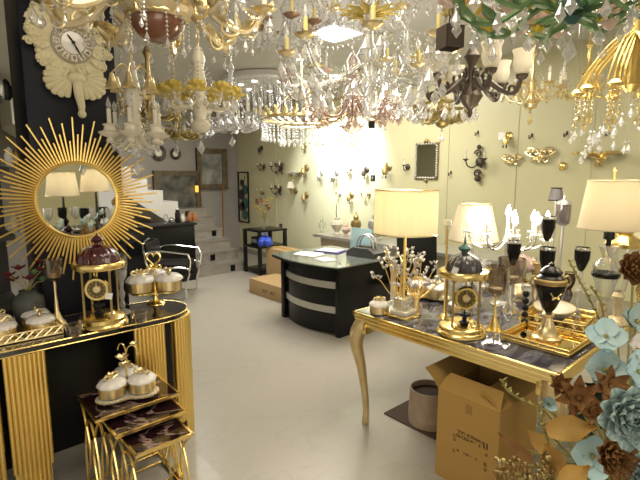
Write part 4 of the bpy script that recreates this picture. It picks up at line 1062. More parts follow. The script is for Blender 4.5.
# clutter of small crystal and gold pieces among the goblets
spots = [(470, 288, 'round crystal bowl left of smoky goblets', 'bowl', CRY, .05, .05), (486, 290, 'white flower-shaped dish behind smoky goblets', 'dish', WHITEC, .05, .03), (537, 279, 'ruffled blush porcelain shell on stand behind the gilded urn', 'ornament', PINKF, .07, .11),
         (556, 286, 'dark grey crystal ball near second tray', 'ornament', GREYV, .045, .09), (565, 292, 'amber glass votive near second tray', 'votive', CRYA, .035, .05), (540, 278, 'gold leafy bowl under black goblets', 'bowl', GOLD, .06, .06),
         (455, 296, 'small crystal vase behind dark domed clock', 'vase', CRY, .03, .12), (440, 290, 'small gold box behind trefoil tray', 'box', PGOLD, .04, .05), (520, 275, 'pale pink glass votive under candelabra', 'votive', CRYP, .04, .07),
         (498, 270, 'crystal goblet stem under candelabra', 'goblet', CRY, .035, .16), (573, 274, 'brown figured vase beside rightmost black goblet', 'vase', BRASSD, .045, .2), (590, 284, 'dark bronze ornament behind crystal urn lamp', 'ornament', BRONZE, .04, .16),
         (465, 276, 'white porcelain vase behind the slim candlestick', 'vase', WHITEC, .045, .13), (552, 270, 'clear crystal stem vase behind second tray', 'vase', CRY, .035, .2)]
for i, (px, py, l, c, m, r, h) in enumerate(spots):
    q = on_z(px, py, TZ)
    if not (TX0+.1 < q.x < TX1-.06): q.x = TX1-.1
    q.y = min(max(q.y, TY0+.1), TY1-.08)
    t = thing('table_' + c, l, c, (q.x, q.y, TZ), i)
    if i in (2,):
        b = B()
        for k in range(12): b.petal(T(0, 0, .08) @ R(k*.7) @ R(.25+.08*k, 'X'), .16, .12, .35, ruf=.05)
        b.build('petals', m, t); B().lathe([(.05, 0), (.045, .012), (.014, .03), (.014, .07), (.03, .085)], 14).build('base', PGOLD, t)
    else:
        B().lathe([(r*.7, 0), (r*.6, h*.06), (r*.35, h*.2), (r*.8, h*.45), (r, h*.7), (r*.8, h*.9), (r*.9, h)], 16, flute=8 if i % 2 else 0, fl=.05).build('body', m, t)
        B().tube([(r*.92*cos(k*pi/10), r*.92*sin(k*pi/10), h) for k in range(20)], .003, 4, True).build('rim', PGOLD if i % 3 else CHROME, t)
# lamps seen in the sunburst mirror
for q, l in mirror_lamps:
    t = thing('drum_lamp', l, 'table lamp', (q.x, q.y, LT))
    z = q.z - LT
    B().lathe([(.09, 0), (.08, .02), (.02, .04), (.05, .10), (.02, .16), (.01, z-.1)], 14).build('body', BLACK, t)
    drum(t, z-.13, z+.15, .185, .15, LAMPSW, 0, PGOLD, 1.5, (1, .88, .66))

# ---------------------------------------------------------------- flower arrangement at the near right corner
base = at(622, 470, 1.34)
fl = thing('flower_arrangement', 'large arrangement of teal, copper and ochre artificial flowers in floor vase', 'flowers', (base.x, base.y, 0))
bz0 = Vector((base.x, base.y, 0))
B().lathe([(.10, 0), (.12, .01), (.10, .06), (.15, .25), (.16, .38), (.10, .50), (.07, .55), (.085, .58)], 28).build('vase', GREYV, fl)
neck = Vector((0, 0, .58))
def facing(c, up=.35, turn=0.0):   # matrix with +Z leaning from the vase outwards towards the open room
    d = Vector((-sin(YAW+turn), -cos(YAW+turn), up)).normalized()
    return Matrix.Translation(c) @ d.to_track_quat('Z', 'Y').to_matrix().to_4x4()
def stemmed(px, py, d):
    return at(px, py, d) - bz0
def stem_to(c, o, r=.004): return B().tube(bez([tuple(neck), tuple(neck.lerp(c, .5)+Vector((0, 0, .04))), tuple(c)], 10), r, 5).build('stem', OLIVE, o)
def peony(px, py, d, rad, m, up=.3, turn=0, label=None):
    c = stemmed(px, py, d); M = facing(c, up, turn); b = B()
    for lay, (n, L, W, tilt, ruf) in enumerate(((11, 1.0, .72, .10, .04), (10, .86, .62, .38, .05), (9, .68, .54, .68, .06), (8, .52, .46, .95, .07), (6, .36, .36, 1.2, .08), (4, .22, .26, 1.4, .08))):
        for k in range(n):
            a = 2*pi*k/n + lay*.37 + random.uniform(-.08, .08)
            b.petal(M @ R(a) @ T(0, rad*.05, rad*.05*lay) @ R(tilt + random.uniform(-.08, .08), 'X'), rad*L, rad*W, .45, ruf=ruf, nx=6, ny=6)
    o = b.build('peony_bloom', m, fl, label); stem_to(c - Vector((0, 0, .02)), o); return o
def open_flower(px, py, d, rad, n, W, m, up=.3, turn=0, name='open_bloom', tilt=.3, label=None, cm=None, ruf=.02):
    c = stemmed(px, py, d); M = facing(c, up, turn); b = B()
    for lay in range(2 if n > 5 else 1):
        for k in range(n): b.petal(M @ R(2*pi*k/n+lay*.4) @ R(tilt+.35*lay+random.uniform(-.15, .15), 'X'), rad*(1-.25*lay), rad*W, .25, tip=.5 if n > 5 else 1, ruf=ruf, nx=4, ny=5)
    o = b.build(name, m, fl, label)
    B().on(M).ball((0, 0, rad*.12), rad*.12, 8).build('flower_centre', cm or OLIVE, o); stem_to(c - Vector((0, 0, .015)), o); return o
peony(629, 416, .98, .070, TEALF, .30, .3, 'large ruffled grey-teal bloom')
open_flower(606, 337, 1.30, .055, 4, 1.15, BLUEF, .9, .5, tilt=.15, label='pale blue open bloom', ruf=.01)
open_flower(604, 370, 1.26, .064, 4, 1.1, BLUEF, .5, .3, tilt=.2, label='pale blue open bloom', ruf=.01)
open_flower(592, 456, 1.12, .062, 4, 1.15, BLUEF, .5, .3, tilt=.3, label='pale blue open bloom', ruf=.01)
open_flower(638, 372, 1.16, .06, 4, 1.1, BLUEF, .5, 0, tilt=.3, label='pale blue open bloom', ruf=.01)
open_flower(560, 385, 1.30, .045, 7, .42, BROWNF, .5, .3, 'copper_bloom', .4, None, BROWNF)
open_flower(594, 412, 1.18, .045, 7, .42, BROWNF, .5, .3, 'copper_bloom', .4, None, BROWNF)
open_flower(636, 322, 1.32, .06, 5, 1.0, TEALF, .7, 0, tilt=.4)
open_flower(637, 350, 1.2, .045, 5, 1.0, WHITEC, .6, 0, tilt=.4)
open_flower(578, 398, 1.24, .070, 7, .42, BROWNF, .5, .3, 'copper_bloom', .15, 'copper brown pointed bloom', BROWNF)
open_flower(610, 386, 1.20, .060, 7, .42, BROWNF, .4, .2, 'copper_bloom', .15, 'copper brown pointed bloom', BROWNF)
peony(612, 456, 1.06, .050, BROWNF, .35, 0, 'small copper brown ruffled bloom')
peony(640, 470, 1.05, .05, TEALF, .35, 0)
peony(634, 270, 1.45, .055, BROWNF, .4, .2, 'copper brown ruffled bloom on tall stem')
open_flower(548, 404, 1.35, .035, 3, .9, BLUEF, .4, .3, tilt=.7)
def leaf(px, py, d, L, W, ang, m, up=.3, turn=.2, name='leaf', cup=.35):
    c = stemmed(px, py, d); M = facing(c, up, turn)
    o = B().petal(M @ R(ang) @ T(0, -L/2, 0), L, W, cup, tip=.15, ruf=.02, nx=4, ny=7).build(name, m, fl); stem_to(c, o, .003); return o
leaf(570, 427, 1.18, .125, .072, -1.35, OCHREF, .25, .2, 'ochre_leaf', .2)
leaf(552, 458, 1.15, .085, .06, .5, OCHREF, .4, .4, 'ochre_leaf', .3)
leaf(572, 474, 1.08, .09, .06, -.8, OCHREF, .4, .2, 'ochre_leaf')
leaf(515, 446, 1.30, .12, .035, 1.05, BROWNF, .3, .5, 'copper_leaf', .1)
leaf(540, 442, 1.28, .10, .05, .9, OCHREF, .3, .5, 'ochre_leaf', .1)
for i in range(34):
    px, py = random.uniform(575, 655), random.uniform(380, 490)
    leaf(px, py, random.uniform(1.26, 1.42), .10, .045, random.uniform(0, 6.3), DLEAF if i % 4 else BROWNF, random.uniform(.1, .8), random.uniform(-.5, .5), 'dark_leaf')
for i in range(16):  # berry sprig at the bottom
    px, py = 500 + 13*(i % 5) + random.uniform(-4, 4), 463 + 8*(i//5) + random.uniform(-3, 3)
    c = stemmed(px, py, 1.12 + .01*(i % 3)); b = B()
    for k in range(5): b.ball(tuple(c + Vector((random.uniform(-.012, .012), random.uniform(-.012, .012), random.uniform(-.012, .012)))), .0075, 6)
    o = b.build('berry_cluster', BERRY if i % 4 else AGOLD, fl); stem_to(c, o, .002)
for pts, d in ((((545, 412), (525, 402), (507, 390), (503, 380)), 1.32), (((552, 470), (548, 440), (541, 420), (538, 404)), 1.22), (((612, 350), (595, 310), (582, 285), (570, 262)), 1.5), (((618, 345), (606, 325), (600, 300), (592, 288)), 1.42), (((590, 470), (570, 455), (548, 432), (540, 425)), 1.2)):
    P = [stemmed(x, y, d) for x, y in pts]
    o = B().tube(bez([tuple(v) for v in [neck.lerp(P[0], .6)] + P], 16), .003, 5).build('sprig', OLIVE, fl, 'olive yellow sprig')
    b = B(); Q = bez([tuple(v) for v in P], 14)
    for i, v in enumerate(Q[3:]):
        for s_ in (-1, 1): b.petal(T(*v) @ R(s_*1.1 + i) @ R(.5, 'X'), .016, .008, .2, nx=2, ny=2)
    b.build('leaflets', OLIVE, o)

# ---------------------------------------------------------------- chandeliers
def hang(t, z_top, r=.006, m=GOLD, canopy=.06):   # chain and ceiling rose, local z up to the ceiling
    zc = CH - t.location.z
    b = B(); z = z_top; k = 0
    while z < zc - .04:
        b.tube([(.010*cos(a)*(1 if k % 2 else 0), .010*cos(a)*(0 if k % 2 else 1), z+.02+.022*sin(a)) for a in [i*pi/4 for i in range(8)]], .003, 4, True); z += .036; k += 1
    b.build('chain', m, t)
    B().lathe([(.012, zc-.05), (canopy*.7, zc-.035), (canopy, zc-.01), (canopy, zc-.001)], 18).build('ceiling_rose', m, t)
def pendant(o, c, size, m=CRY, bead=True):
    b = B()
    c = Vector(c)
    if bead: b.gem(c, size*.22, size*.45, 6); c = c - Vector((0, 0, size*.5))
    b.gem(c, size*.36, size*1.3, 7); return b.build('crystal_drop', m, o)
def chandelier(label, hub, n, pts, arm_m, arm_r=.008, cup=('bobeche', None), candle=IVORY, bulb=None, stem=None, stem_m=None, drops=3, drop=.05, cm=CRY, swag=True,
               leaf_m=None, chain_m=None, rz=0, finial=.07, top=None, sc=1.0, extra=None, name='chandelier', group=None, arm_n=6):
    t = thing(name, label, 'chandelier', hub, rz); t.scale = (sc,)*3
    chain_m = chain_m or arm_m; stem_m = stem_m or arm_m
    st_ = stem or [(.012, -.02), (.05, .0), (.06, .03), (.03, .06), (.018, .10), (.035, .16), (.05, .20), (.02, .25), (.014, .40), (.03, .44), (.012, .48)]
    B().lathe(st_, 18).build('stem', stem_m, t)
    zt = st_[-1][1]; t.scale = (1, 1, 1)
    hang(t, zt, m=chain_m)
    if finial: pendant(t, (0, 0, st_[0][1]), finial, cm)
    P = bez(pts, 18); ex, _, ez = P[-1]
    L = len(P)
    arm = B().tube(P, [arm_r*(1.15-.4*i/L) for i in range(L)], arm_n).build('arm', arm_m, t)
    if leaf_m:
        b = B()
        for fr in (.25, .5, .75):
            q = P[int(fr*(L-1))]
            for s_ in (-1, 1): b.petal(T(*q) @ R(-pi/2 + s_*.9) @ R(.5, 'X'), .06, .035, .5, tip=.4, nx=2, ny=4)
        b.build('leaf_scroll', leaf_m, arm)
    kind, km = cup; km = km or arm_m
    if kind == 'bobeche':
        B().lathe([(.008, ez-.01), (.04, ez+.004), (.05, ez+.016), (.044, ez+.014), (.012, ez+.012)], 16, (ex, 0, 0), flute=8, fl=.06).build('drip_pan', km, arm)
        cz = ez+.012
    elif kind == 'tulip':
        B().lathe([(.006, ez-.025), (.03, ez-.005), (.036, ez+.015), (.015, ez+.02)], 14, (ex, 0, 0)).build('cup', arm_m, arm)
        B().shell([(.022, ez+.012), (.045, ez+.04), (.055, ez+.08), (.05, ez+.12), (.062, ez+.155)], 20, (ex, 0, 0), th=.003).build('glass_shade', km, arm); cz = None
    elif kind == 'turned':
        B().lathe([(.012, ez-.03), (.022, ez-.02), (.012, ez-.005), (.045, ez+.01), (.055, ez+.022), (.03, ez+.03), (.026, ez+.05), (.034, ez+.06), (.020, ez+.065)], 18, (ex, 0, 0)).build('cup', km, arm); cz = ez+.06
    elif kind == 'bell':
        B().shell([(.012, ez), (.02, ez-.02), (.03, ez-.06), (.06, ez-.095)], 18, (ex, 0, 0), flute=6, fl=.07).build('bell_shade', km, arm); cz = None
    elif kind == 'rose':
        b = B()
        for lay, (nn, L2, tl) in enumerate(((8, .062, -.25), (8, .058, .3), (7, .048, .8), (5, .034, 1.2))):
            for k in range(nn): b.petal(T(ex, 0, ez+.004*lay) @ R(2*pi*k/nn+lay*.4) @ R(tl, 'X'), L2, L2*.8, .5, nx=3, ny=3)
        b.build('rose', km, arm); cz = None
    if cz is not None and candle:
        B().lathe([(.011, cz), (.011, cz+.075), (.0, cz+.077)], 10, (ex, 0, 0)).build('candle_sleeve', candle, arm)
        B().lathe([(.005, cz+.075), (.013, cz+.092), (.011, cz+.108), (.0, cz+.135)], 8, (ex, 0, 0)).build('bulb', bulb or CRY, arm)
    for k in range(drops):
        a = 2*pi*(k+.5)/max(drops, 1)
        pendant(arm, (ex+.042*cos(a), .042*sin(a), ez-.006), drop*random.uniform(.85, 1.15), cm)
    if swag:
        da = 2*pi/n
        B().swag((ex, 0, ez-.012), (ex*cos(da), ex*sin(da), ez-.012), .05, 13, .0065).build('crystal_swag', cm, arm); B().swag((ex*.98, 0, ez+.01), (.03, 0, zt*.8), .06, 14, .0065).build('crystal_garland', cm, arm)
    if extra: extra(t, arm, P)
    for i in range(1, n): again(arm, t, 2*pi*i/n)
    return t

# big cream and gold one, near left
hub = at(158, 31, 1.95)
def ex1(t, arm, P):
    b = B()
    for fr, s_, r in ((.35, 1, .05), (.6, -1, .05), (.85, 1, .045), (.2, -1, .04)):
        q = P[int(fr*(len(P)-1))]
        b.tube([(q[0]+r*(1-i/20)*cos(i*.5*s_+1), s_*.012, q[2]+r*(1-i/20)*sin(i*.5*s_+1)) for i in range(18)], .006, 5)
    for k in range(9):
        q = P[min(len(P)-1, 3+int(k*1.6))]
        b.petal(T(q[0], 0, q[2]) @ R(k*2.1) @ R(.3, 'X'), .075, .05, .5, tip=.3, nx=3, ny=4)
    b.build('leaf_scroll', PGOLD, arm)
    for k in range(3):
        q = P[5+4*k]; B().strand((q[0], .03*(k-1), q[2]-.01), 4, .006, .022).build('crystal_strand', CRY, arm)
big = chandelier('big near cream-gold scrolled chandelier with brown glass bowl, upper left', hub, 8, [(.05, 0, .07), (.15, 0, .13), (.26, 0, .04), (.36, 0, .01), (.43, 0, .09)], CHAMP, .018, ('bobeche', PGOLD), IVORY, None,
           [(.03, .02), (.12, .05), (.14, .08), (.07, .12), (.04, .20), (.08, .30), (.05, .40), (.03, .52)], CHAMP, 3, .055, extra=ex1, rz=.2, finial=0, arm_n=8)
B().lathe([(0, -.045), (.03, -.043), (.07, -.028), (.10, .005), (.110, .045), (.105, .055)], 32).build('glass_bowl', AMBERB, big, 'dark brown glass bowl')
b = B(); b.lathe([(.112, .04), (.125, .05), (.12, .062), (.105, .06)], 32, flute=16, fl=.03); b.build('bowl_rim', PGOLD, big)
for k in range(10):
    a = k*2*pi/10; B().strand((.12*cos(a), .12*sin(a), .045), 5 + k % 3, .007, .026).build('crystal_strand', CRY, big)
# upper ring of leaves
for k in range(8):
    a = k*2*pi/8+.4; b = B()
    M = T(.06*cos(a), .06*sin(a), .26) @ R(a-pi/2)
    b.petal(M @ R(.45, 'X'), .30, .10, -.35, tip=.5, ruf=.03, nx=4, ny=8).petal(M @ T(0, 0, -.05) @ R(.1, 'X') @ R(.25), .26, .08, .3, tip=.4, ruf=.03, nx=4, ny=7)
    b.build('acanthus_leaf', CHAMP, big)

# rose chandelier
hub = at(200, 112, 2.75)
chandelier('white and gold chandelier with ring of yellow roses, left of centre', hub, 9, [(.02, 0, .06), (.10, 0, .02), (.17, 0, .03), (.20, 0, .09)], IVORY, .010, ('rose', GFLOW), IVORY, None,
           [(.02, -.12), (.05, -.10), (.06, -.07), (.03, -.04), (.045, .0), (.03, .08), (.045, .16), (.028, .24), (.04, .30), (.02, .36)], IVORY, 2, .05, swag=True, chain_m=PGOLD)
# cream cups with bells
hub = at(136, 142, 2.4)
chandelier('cream chandelier of turned cups with gold bells beside the dark pillar', hub, 6, [(.015, 0, .08), (.05, 0, .0), (.10, 0, -.03), (.125, 0, .02)], IVORY, .009, ('turned', IVORY), IVORY, CRY,
           [(.012, -.05), (.03, -.03), (.02, .02), (.03, .08), (.02, .16), (.045, .22), (.03, .28), (.014, .40)], IVORY, 1, .045, chain_m=PGOLD,
           extra=lambda t, arm, P: [B().shell([(.008, .33), (.013, .31), (.02, .28), (.036, .255)], 16, (.10, 0, 0), flute=6, fl=.08).build('bell_flower', AGOLD if False else PGOLD, arm), B().tube(bez([(.02, 0, .36), (.05, 0, .38), (.10, 0, .33)], 8), .004, 5).build('bell_arm', PGOLD, arm)])
# gold busy one behind
hub = at(176, 138, 4.2)
chandelier('gold candle chandelier with many drops in front of the stair wall', hub, 10, [(.02, 0, .1), (.12, 0, .0), (.24, 0, .02), (.30, 0, .12)], AGOLD, .010, ('bobeche', AGOLD), IVORY, None, None, None, 3, .06, CRY, True, AGOLD)
hub = at(232, 128, 3.6)
chandelier('white glass-armed chandelier hanging right of the rose chandelier', hub, 8, [(.02, 0, .08), (.10, 0, -.02), (.19, 0, .0), (.22, 0, .08)], CRY, .012, ('bobeche', CRY), IVORY, None, None, CRY, 4, .05, CRY, True, None, CHROME)
hub = at(150, 118, 3.3)
chandelier('dim brass chandelier behind the cream cup chandelier', hub, 6, [(.02, 0, .1), (.10, 0, .0), (.18, 0, .02), (.20, 0, .10)], BRASSD, .009, ('bobeche', PGOLD), IVORY, None, None, None, 2, .05, CRYA)

# round flush crystal chandelier on the ceiling
c = at(268, 84, 6.7)
t = thing('crystal_curtain_chandelier', 'wide round crystal curtain chandelier fixed flush to the ceiling', 'chandelier', (c.x, c.y, CH-.10))
B().lathe([(.0, .0), (.62, 0), (.64, .02), (.64, .09), (.60, .099), (0, .099)], 48).build('plate', CHROME if False else PAPER, t, 'white round ceiling plate')
ns = 0
for ring, (rr, n_, ln) in enumerate(((.60, 38, 20), (.46, 28, 26), (.30, 20, 30), (.14, 10, 34))):
    base_s = None
    for k in range(n_):
        a = 2*pi*k/n_ + ring*.1
        if base_s is None or k % 7 == 0: o = B().strand((0, 0, -.005), ln//2 + (k % 3), .013, .045, 5).build('crystal_strand', CRYD if ring % 2 else CRY, t); base_s = o
        else: o = base_s.copy(); COL.objects.link(o); o.parent = t
        o.location = (rr*cos(a), rr*sin(a), 0)
for k in range(7):
    a = k*.9; B().lathe([(0, -.012), (.03, -.012), (.035, .0)], 12, (.38*cos(a), .38*sin(a), 0)).build('spot_lens', LEDW, t)
# gold ring chandelier
c = at(302, 124, 5.4)
t = thing('gold_ring_chandelier', 'flat gold leaf ring chandelier with crystal fringe near centre', 'chandelier', (c.x, c.y, c.z))
b = B(); b.tube([(.46*cos(i*pi/20), .46*sin(i*pi/20), .05) for i in range(40)], .018, 6, True)
for k in range(28): b.petal(T(.44*cos(k*.2244), .44*sin(k*.2244), .05) @ R(k*.2244-pi/2+.5) @ R(.3, 'X'), .15, .07, .4, tip=.4, nx=3, ny=4)
b.build('leaf_ring', PGOLD, t)
B().tube([(.25*cos(i*pi/16), .25*sin(i*pi/16), -.02) for i in range(32)], .014, 6, True).build('inner_ring', PGOLD, t)
src_ = B().strand((0, 0, 0), 5, .013, .05, 5).build('crystal_strand', CRY, t); src_.location = (.46, 0, .03)
for k in range(1, 44):
    a = k*2*pi/44; o = src_.copy(); COL.objects.link(o); o.parent = t; o.location = (.46*cos(a), .46*sin(a), .03)
for k in range(20):
    a = k*2*pi/20; o = src_.copy(); COL.objects.link(o); o.parent = t; o.location = (.25*cos(a), .25*sin(a), -.03)
for k in range(3): B().tube([(.45*cos(k*2.094), .45*sin(k*2.094), .06), (.03*cos(k*2.094), .03*sin(k*2.094), .45)], .004, 4).build('hanging_wire', PGOLD, t)
hang(t, .44, m=PGOLD)

# big glass-armed crystal chandelier, two tiers
hub = at(368, 84, 2.45)
def ex7(t, arm, P):
    for k, fr in enumerate((.45, .65, .8)):
        q = P[int(fr*(len(P)-1))]; pendant(arm, (q[0], 0, q[2]-.01), .07, CRY)
    B().tube(bez([(.03, 0, .36), (.12, 0, .44), (.22, 0, .36), (.26, 0, .42)], 12), .010, 6).build('upper_arm', CUT, arm)
    B().lathe([(.01, .42), (.035, .43), (.045, .445), (.01, .44)], 14, (.26, 0, 0), flute=8, fl=.06).build('drip_pan', PGOLD, arm)
    B().lathe([(.011, .44), (.011, .52), (0, .522)], 10, (.26, 0, 0)).build('candle_sleeve', YELLOW, arm)
    for k in range(3): pendant(arm, (.26+.04*cos(k*2.1), .04*sin(k*2.1), .425), .055, CRY)
big2 = chandelier('large two-tier glass-armed crystal chandelier with yellow candles, top centre', hub, 8, [(.04, 0, .10), (.18, 0, .02), (.30, 0, -.0), (.38, 0, .06), (.42, 0, .15)], CUT, .012, ('bobeche', PGOLD), YELLOW, CRY,
           [(.01, -.06), (.03, -.04), (.045, .0), (.02, .04), (.035, .10), (.06, .14), (.03, .20), (.02, .30), (.05, .38), (.03, .44), (.02, .52)], CRY, 4, .06, extra=ex7, chain_m=PGOLD, finial=.08)
b = B()
for k in range(12): b.petal(T(.03*cos(k*.5236), .03*sin(k*.5236), .34) @ R(k*.5236-pi/2) @ R(.35, 'X'), .12, .045, -.3, tip=.4, nx=3, ny=5)
b.build('gilded_crown', GFLOW, big2)
# rose-tinted one behind with lit lamps
hub = at(352, 132, 4.1)
pk = chandelier('rose-tinted crystal chandelier, lit, hanging before the bright wall', hub, 8, [(.03, 0, .30), (.15, 0, .14), (.30, 0, .12), (.38, 0, .22)], ROSEC, .009, ('bobeche', CRYP), PINKF, BULB,
           [(.01, -.02), (.06, .0), (.09, .04), (.05, .09), (.03, .14), (.06, .20), (.10, .30), (.06, .34), (.03, .46), (.05, .60), (.015, .66)], CRYP, 4, .08, CRYP, True, None, CHROME)
for k in range(12):
    a = k*2*pi/12; B().strand((.10*cos(a), .10*sin(a), .28), 7, .012, .035, 5).build('crystal_strand', CRYP if k % 2 else CRY, pk)
tg = B().box((0, 0, 0), (.06, .003, .06)).build('square_tag', BLACKM, pk, 'small black square tag'); tg.location = (.12, -.12, .06); tg.rotation_euler = (0, 0, -YAW)
point('lamp_light', (0, 0, .45), 7, (.92, .96, 1.0), .12, pk)
hub = at(318, 100, 3.4)
chandelier('bronze-armed chandelier with blush drip pans left of the rose one', hub, 6, [(.02, 0, .12), (.12, 0, .0), (.22, 0, .04), (.26, 0, .14)], BRASSD, .007, ('bobeche', PINKF), IVORY, None, None, CRY, 4, .06, CRY, True, None, CHROME)
hub = at(405, 84, 3.5)
chandelier('silver-armed crystal chandelier just left of the bronze tulip one', hub, 6, [(.02, 0, .14), (.12, 0, .0), (.17, 0, .03), (.21, 0, .13)], SILVER, .007, ('bobeche', PGOLD), YELLOW, None, None, CRY, 4, .07, CRY, True, None, CHROME)
hub = at(384, 118, 4.6)
chandelier('small clear crystal chandelier right of the rose-tinted one', hub, 6, [(.02, 0, .2), (.10, 0, .08), (.2, 0, .08), (.25, 0, .16)], CHROME, .008, ('bobeche', CRY), IVORY, None, None, CRY, 4, .08, CRY, True, None, CHROME)
# gold leaf one
hub = at(442, 126, 4.0)
chandelier('gold leafy chandelier with amber drops left of wall mirror top', hub, 8, [(.02, 0, .22), (.10, 0, .04), (.20, 0, .06), (.25, 0, .16)], AGOLD, .011, ('bobeche', AGOLD), IVORY, None, None, AGOLD, 4, .07, CRY, True, AGOLD)
# bronze with frosted tulips
hub = at(470, 108, 2.95)
def ex10(t, arm, P):
    for fr, r in ((.3, .05), (.7, .04)):
        q = P[int(fr*(len(P)-1))]; B().tube([(q[0]+r*(1-i/22)*cos(i*.45+2), 0, q[2]+.03+r*(1-i/22)*sin(i*.45+2)) for i in range(20)], .009, 5).build('scroll', BRONZE, arm)
bz_ = chandelier('dark bronze scroll chandelier with frosted tulip shades, right of centre', hub, 6, [(.03, 0, .06), (.08, 0, .16), (.17, 0, .10), (.25, 0, .07), (.29, 0, .16)], BRONZE, .017, ('tulip', FROST), None, None,
           [(.008, -.06), (.018, -.03), (.012, -.01), (.045, .02), (.075, .07), (.055, .11), (.03, .15), (.025, .26), (.05, .31), (.02, .36), (.012, .44)], BRONZE, 0, 0, swag=False, extra=ex10, finial=0, rz=-.15)
c = at(450, 38, 1.95)
t = thing('square_shade_pendant', 'small dark brown square shade hanging above the bronze chandelier', 'pendant lamp', (c.x, c.y, c.z), -YAW+.3)
b = B()
for s_ in (-1, 1): b.box((s_*.038, 0, 0), (.004, .080, .085)).box((0, s_*.038, 0), (.080, .004, .085))
b.build('shade', mat('dark_brown_fabric', (.07, .05, .04), .8), t); B().lathe([(.02, .0), (.02, .04), (0, .043)], 10).build('socket', BRONZE, t); B().box((0, 0, .040), (.076, .012, .004)).build('spider', BRONZE, t); hang(t, .045, m=BRONZE, canopy=.04)
# green floral one, near right
hub = at(572, 16, 1.65)
def ex11(t, arm, P):
    b = B()
    for k in range(10):
        q = P[min(len(P)-1, 2+int(k*1.5))]; b.petal(T(*q) @ R(-pi/2+(-1)**k*(.5+.1*k)) @ R(.15+.1*(k % 3), 'X'), .10, .045, .3, tip=.3, ruf=.02, nx=3, ny=5)
    b.build('leaf_spray', GREENL, arm)
    for fr in (.35, .7):
        q = P[int(fr*(len(P)-1))]; b = B()
        for k in range(7): b.petal(T(q[0], q[1]+.03, q[2]+.01) @ R(k*.9) @ R(.45, 'X'), .048, .036, .4, nx=2, ny=3)
        b.build('yellow_flower', YFLOW, arm)
    q = P[int(.5*(len(P)-1))]; b = B()
    for k in range(6): b.petal(T(q[0], q[1]-.04, q[2]-.01) @ R(k*1.05) @ R(.5, 'X'), .045, .035, .4, nx=3, ny=3)
    b.build('blush_flower', PINKF, arm)
    for k in range(3): pendant(arm, (P[6+5*k][0], .03*(k-1), P[6+5*k][2]-.012), .05, CRY)
gr = chandelier('near chandelier of green metal leaves and yellow flowers, upper right', hub, 9, [(.03, 0, .02), (.12, 0, .06), (.24, 0, .0), (.34, 0, .02), (.38, 0, .08)], GREENL, .010, ('rose', PINKF), IVORY, None,
           [(.012, -.03), (.04, 0), (.05, .03), (.02, .08), (.03, .2), (.015, .4)], GREEND, 2, .05, extra=ex11, chain_m=GREEND, swag=False)
b = B()
for k in range(12): b.petal(T(0, 0, .01) @ R(k*.5236) @ R(.25-.2*(k % 3), 'X'), .12, .05, -.3, tip=.3, ruf=.03, nx=3, ny=6)
b.build('hub_leaves', GREENL, gr)
# gold sheaf on the right
hub = at(630, 92, 2.35)
t = thing('gold_sheaf_chandelier', 'gold chandelier of sweeping ribbon arms and amber tassels, right edge', 'chandelier', (hub.x, hub.y, hub.z))
B().lathe([(.02, .0), (.05, .03), (.03, .1), (.05, .2), (.02, .3), (.012, .36)], 16).build('stem', OLGOLD, t)
for k in range(10):
    a = k*2*pi/10
    o = B()
    for q in range(4):
        e_ = .24-.02*q; o.tube(bez([(.03, .006*(q-1.5), .28-.01*q), (.10, .012*(q-1.5), .24-.02*q), (.19, .016*(q-1.5), .13-.02*q), (e_, .02*(q-1.5), .03-.012*q)], 12), .0055, 5)
    o = o.build('ribbon_arm', OLGOLD, t); o.rotation_euler = (0, 0, a)
    B().lathe([(.03, .0), (.038, .012), (.02, .03)], 14, (.23, 0, -.0)).build('cup', GOLD, o)
    B().strand((.23, 0, -.0), 5, .011, .03, 6).strand((.215, .02, -.0), 4, .010, .03, 6).strand((.215, -.02, 0), 4, .010, .03, 6).build('amber_tassel', CRYA, o)
hang(t, .36, m=GOLD)
# thin far one and hanging glass drops at right
hub = at(530, 108, 4.0)
chandelier('pale gold thin-armed chandelier close to the cream wall', hub, 6, [(.02, 0, .16), (.10, 0, .06), (.18, 0, .08), (.22, 0, .16)], PGOLD, .006, ('bobeche', PGOLD), IVORY, None, None, PGOLD, 2, .05, CRYA, True)
c = at(602, 128, 3.3)
t = thing('glass_drop_chandelier', 'cascade of clear glass drops on fine wires at right', 'chandelier', (c.x, c.y, c.z))
zc = CH - c.z
B().lathe([(.0, zc-.03), (.22, zc-.03), (.22, zc-.001), (0, zc-.001)], 28).build('ceiling_plate', CHROME, t)
for k in range(22):
    a = k*2.399; rr = .21*sqrt((k+.5)/22); zd = random.uniform(-.18, .22)
    o = B().tube([(rr*cos(a), rr*sin(a), zd), (rr*cos(a), rr*sin(a), zc-.02)], .0012, 3).build('wire', CHROME, t)
    pendant(o, (rr*cos(a), rr*sin(a), zd+.01), .055, CRY)
c = at(560, 92, 3.5)
chandelier('gold wire-armed chandelier behind the green floral one', at(586, 98, 4.1), 5, [(.02, 0, .12), (.10, 0, -.0), (.2, 0, .03), (.22, 0, .12)], GOLD, .006, ('turned', IVORY), IVORY, None, None, None, 2, .06, CRYA, False)
hub = at(502, 12, 2.3)
chandelier('crystal chandelier with large pear drops between top centre and green one', hub, 6, [(.02, 0, .14), (.10, 0, .04), (.14, 0, .05), (.18, 0, .13)], CHROME, .007, ('bobeche', CRY), IVORY, None, None, CRY, 2, .10, CRY, True, None, CHROME)
hub = at(288, 44, 2.9)
chandelier('clear crystal chandelier with bronze pans right of the big cream one', hub, 6, [(.02, 0, .14), (.08, 0, .02), (.15, 0, .02), (.17, 0, .10)], CRY, .009, ('bobeche', ROSEC), YELLOW, None, None, CRY, 3, .06, CRY, True, None, CHROME)

